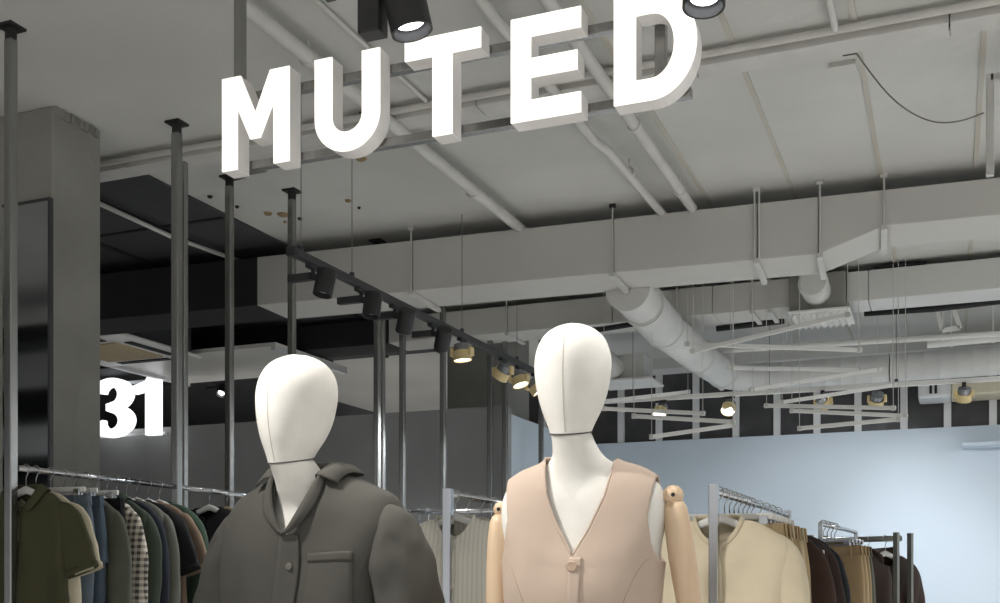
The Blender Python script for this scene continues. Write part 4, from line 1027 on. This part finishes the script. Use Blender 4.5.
# right rack
ZR_ = ZC+0.268; XQ = -0.64; pa = P(715,487,3.4)
rail_rack('clothes_rack', (pa.x,pa.y), (XQ,4.80), ZR_, 'chrome clothes rack with beige shirt at its end beside the vest mannequin', sq=0.028, rr=0.011)
khaki=[fabric('khaki_twill',(0.40,0.30,0.17)),fabric('camel_twill',(0.33,0.235,0.13)),fabric('sand_twill',(0.50,0.41,0.27))]
beige=fabric('beige_cotton',(0.72,0.63,0.46)); brown=fabric('dark_brown_wool',(0.055,0.032,0.024)); brown2=fabric('chocolate_wool',(0.042,0.028,0.023)); navyb=fabric('black_navy_wool',(0.014,0.015,0.02))
GR = 'clothes on the chrome rack'; GRH = 'hangers on the chrome rack'
def rx_(y): return pa.x+(XQ-pa.x)*(y-pa.y)/(4.80-pa.y)
y = pa.y+0.05
shirt_hanger((rx_(y),y,ZR_), R(4), 'white hanger inside the beige band-collar shirt', GRH)
hung_top('henley_shirt','shirt','beige band-collar shirt with buttoned placket at the end of the chrome rack',(rx_(y),y,ZR_),R(4),beige,GR,'long',0.72,'henley',half=0.205,placket=True,thick=1.1,seed=4.0)
desc = ['khaki trousers right behind the beige shirt','camel trousers second behind the beige shirt','sand trousers third behind the beige shirt','khaki trousers fourth behind the beige shirt','camel trousers fifth behind the beige shirt','sand trousers sixth behind the beige shirt','khaki trousers seventh behind the beige shirt']
for i in range(7):
    y = pa.y+0.14+0.075*i; rz = R(random.uniform(-5,5))
    clip_hanger((rx_(y),y,ZR_), rz, 'white clip hanger of the '+' '.join(desc[i].split(' ')[:3]), GRH, half=0.15)
    hung_pants(desc[i], (rx_(y),y,ZR_), rz, khaki[i%3], GR, half=0.185)
for i, (m, lab, k) in enumerate(((brown,'dark brown long-sleeved top after the trousers on the chrome rack','long'),(navyb,'black top with bare white hanger tips on the chrome rack','none'),(brown2,'chocolate top at the far end of the chrome rack','long'),(navyb,'black navy top nearest the far post of the chrome rack','long'))):
    y = pa.y+0.74+0.14*i; rz = R(random.uniform(-6,6))
    shirt_hanger((rx_(y),y,ZR_), rz, 'white hanger inside the '+' '.join(lab.split(' ')[:4]), GRH, half=0.215)
    hung_top('hung_shirt','shirt',lab,(rx_(y),y,ZR_),rz,m,GR,k,0.7,'crew')
# second chrome rack behind it with more trousers
yb0 = 5.0; xb = at_Y(836, 500, 5.15).x
ZB = ZC+0.238
rail_rack('clothes_rack', (xb-0.05,yb0), (xb+0.02,6.0), ZB, 'second chrome rack with tan trousers behind the beige shirt rack', sq=0.018, rr=0.010, over=0.004)
for i in range(4):
    y = yb0+0.06+0.10*i; rz = R(-8+random.uniform(-4,4)); x = xb-0.05+0.07*(y-yb0)
    lab = ['camel trousers at the front of the second chrome rack','khaki trousers second on the second chrome rack','camel trousers third on the second chrome rack','dark olive trousers fourth on the second chrome rack'][i]
    clip_hanger((x,y,ZB), rz, 'steel clip hanger of the '+lab, 'hangers on the second chrome rack', half=0.13, m=chrome_m)
    hung_pants(lab, (x,y,ZB), rz, [khaki[1],khaki[0],khaki[1],olgrey][i], 'trousers on the second chrome rack', half=0.16)
# far grey rack with brown coats
ZF = P(875,541,6.4).z; f0, f1 = at_Y(820,541,6.55), at_Y(901,541,6.35)
rail_rack('clothes_rack', (f0.x,f0.y), (f1.x,f1.y), ZF, 'dark steel rack with twin end posts and brown coats by the white wall', m=mat('dull_steel',(0.22,0.22,0.20),0.4,0.7), sq=0.026, rr=0.016, twin=0.16, over=0.03)
GF = 'coats on the far rack'
for i, (px, m, lab, k) in enumerate(((843,navyb,'black coat on the far rack nearest the trousers','crew'),(856,brown,'reddish brown coat on the far rack','crew'),(870,brown2,'chocolate coat in the middle of the far rack','crew'),(886,brown2,'chocolate hooded coat at the end of the far rack','hood'))):
    t = (px-820)/81.0; q = f0.lerp(f1, t); rz = R(76 if i < 3 else 46)
    shirt_hanger((q.x,q.y,ZF), rz, 'pale hanger inside the '+lab, 'hangers on the far rack')
    hung_top('coat','coat',lab,(q.x,q.y,ZF),rz,m,GF,'long',0.95,k,half=0.20,thick=0.95)

# middle rack between the mannequins
pm = P(450,491,4.0); ZM = pm.z-0.012
rail_rack('clothes_rack', (pm.x,pm.y), (pm.x+0.02,pm.y+1.2), ZM, 'chrome clothes rack with striped cream shirt between the two mannequins', sq=0.032, rr=0.012)
stripe = striped('cream_striped_cotton',(0.76,0.73,0.65),(0.66,0.63,0.55),0.017)
y = pm.y+0.05
shirt_hanger((pm.x,y,ZM), R(6), 'white hanger inside the striped cream shirt', 'hangers on the middle rack')
hung_top('hung_shirt','shirt','pale striped cream shirt between the two mannequins',(pm.x,y,ZM),R(6),stripe,'clothes on the middle rack','long',0.7,'henley',half=0.205,placket=True,thick=1.2,seed=9.0)
for i, (m, lab) in enumerate(((creamf,'cream top behind the striped shirt'),(beige,'beige top second behind the striped shirt'),(sage,'grey sage top third behind the striped shirt'))):
    y = pm.y+0.16+0.13*i
    shirt_hanger((pm.x,y,ZM), R(-3*i), 'white hanger inside the '+lab, 'hangers on the middle rack')
    hung_top('hung_shirt','shirt',lab,(pm.x,y,ZM),R(-3*i),m,'clothes on the middle rack','long',0.68,'crew')
# low rack behind, along the posts
g0, g1 = at_Y(400,513,5.6), at_Y(447,511,5.6)
rail_rack('clothes_rack', (g0.x-0.25,g0.y), (g1.x+0.5,g1.y), (g0.z+g1.z)/2, 'chrome rack with dark jeans behind the shirted mannequin shoulder', sq=0.02, rr=0.010)
for i, px in enumerate((408,419,428)):
    q = at_Y(px,512,5.6); zz = (g0.z+g1.z)/2
    lab = ['dark blue jeans on the rack behind the shirt shoulder','navy jeans in the middle behind the shirt shoulder','faded jeans closest to the striped shirt'][i]
    clip_hanger((q.x,q.y,zz), R(75), 'steel clip hanger of the '+lab, 'hangers on the jeans rack', m=chrome_m)
    hung_pants(lab, (q.x,q.y,zz), R(75), [denim2,navy,denim][i], 'jeans on the rear rack')
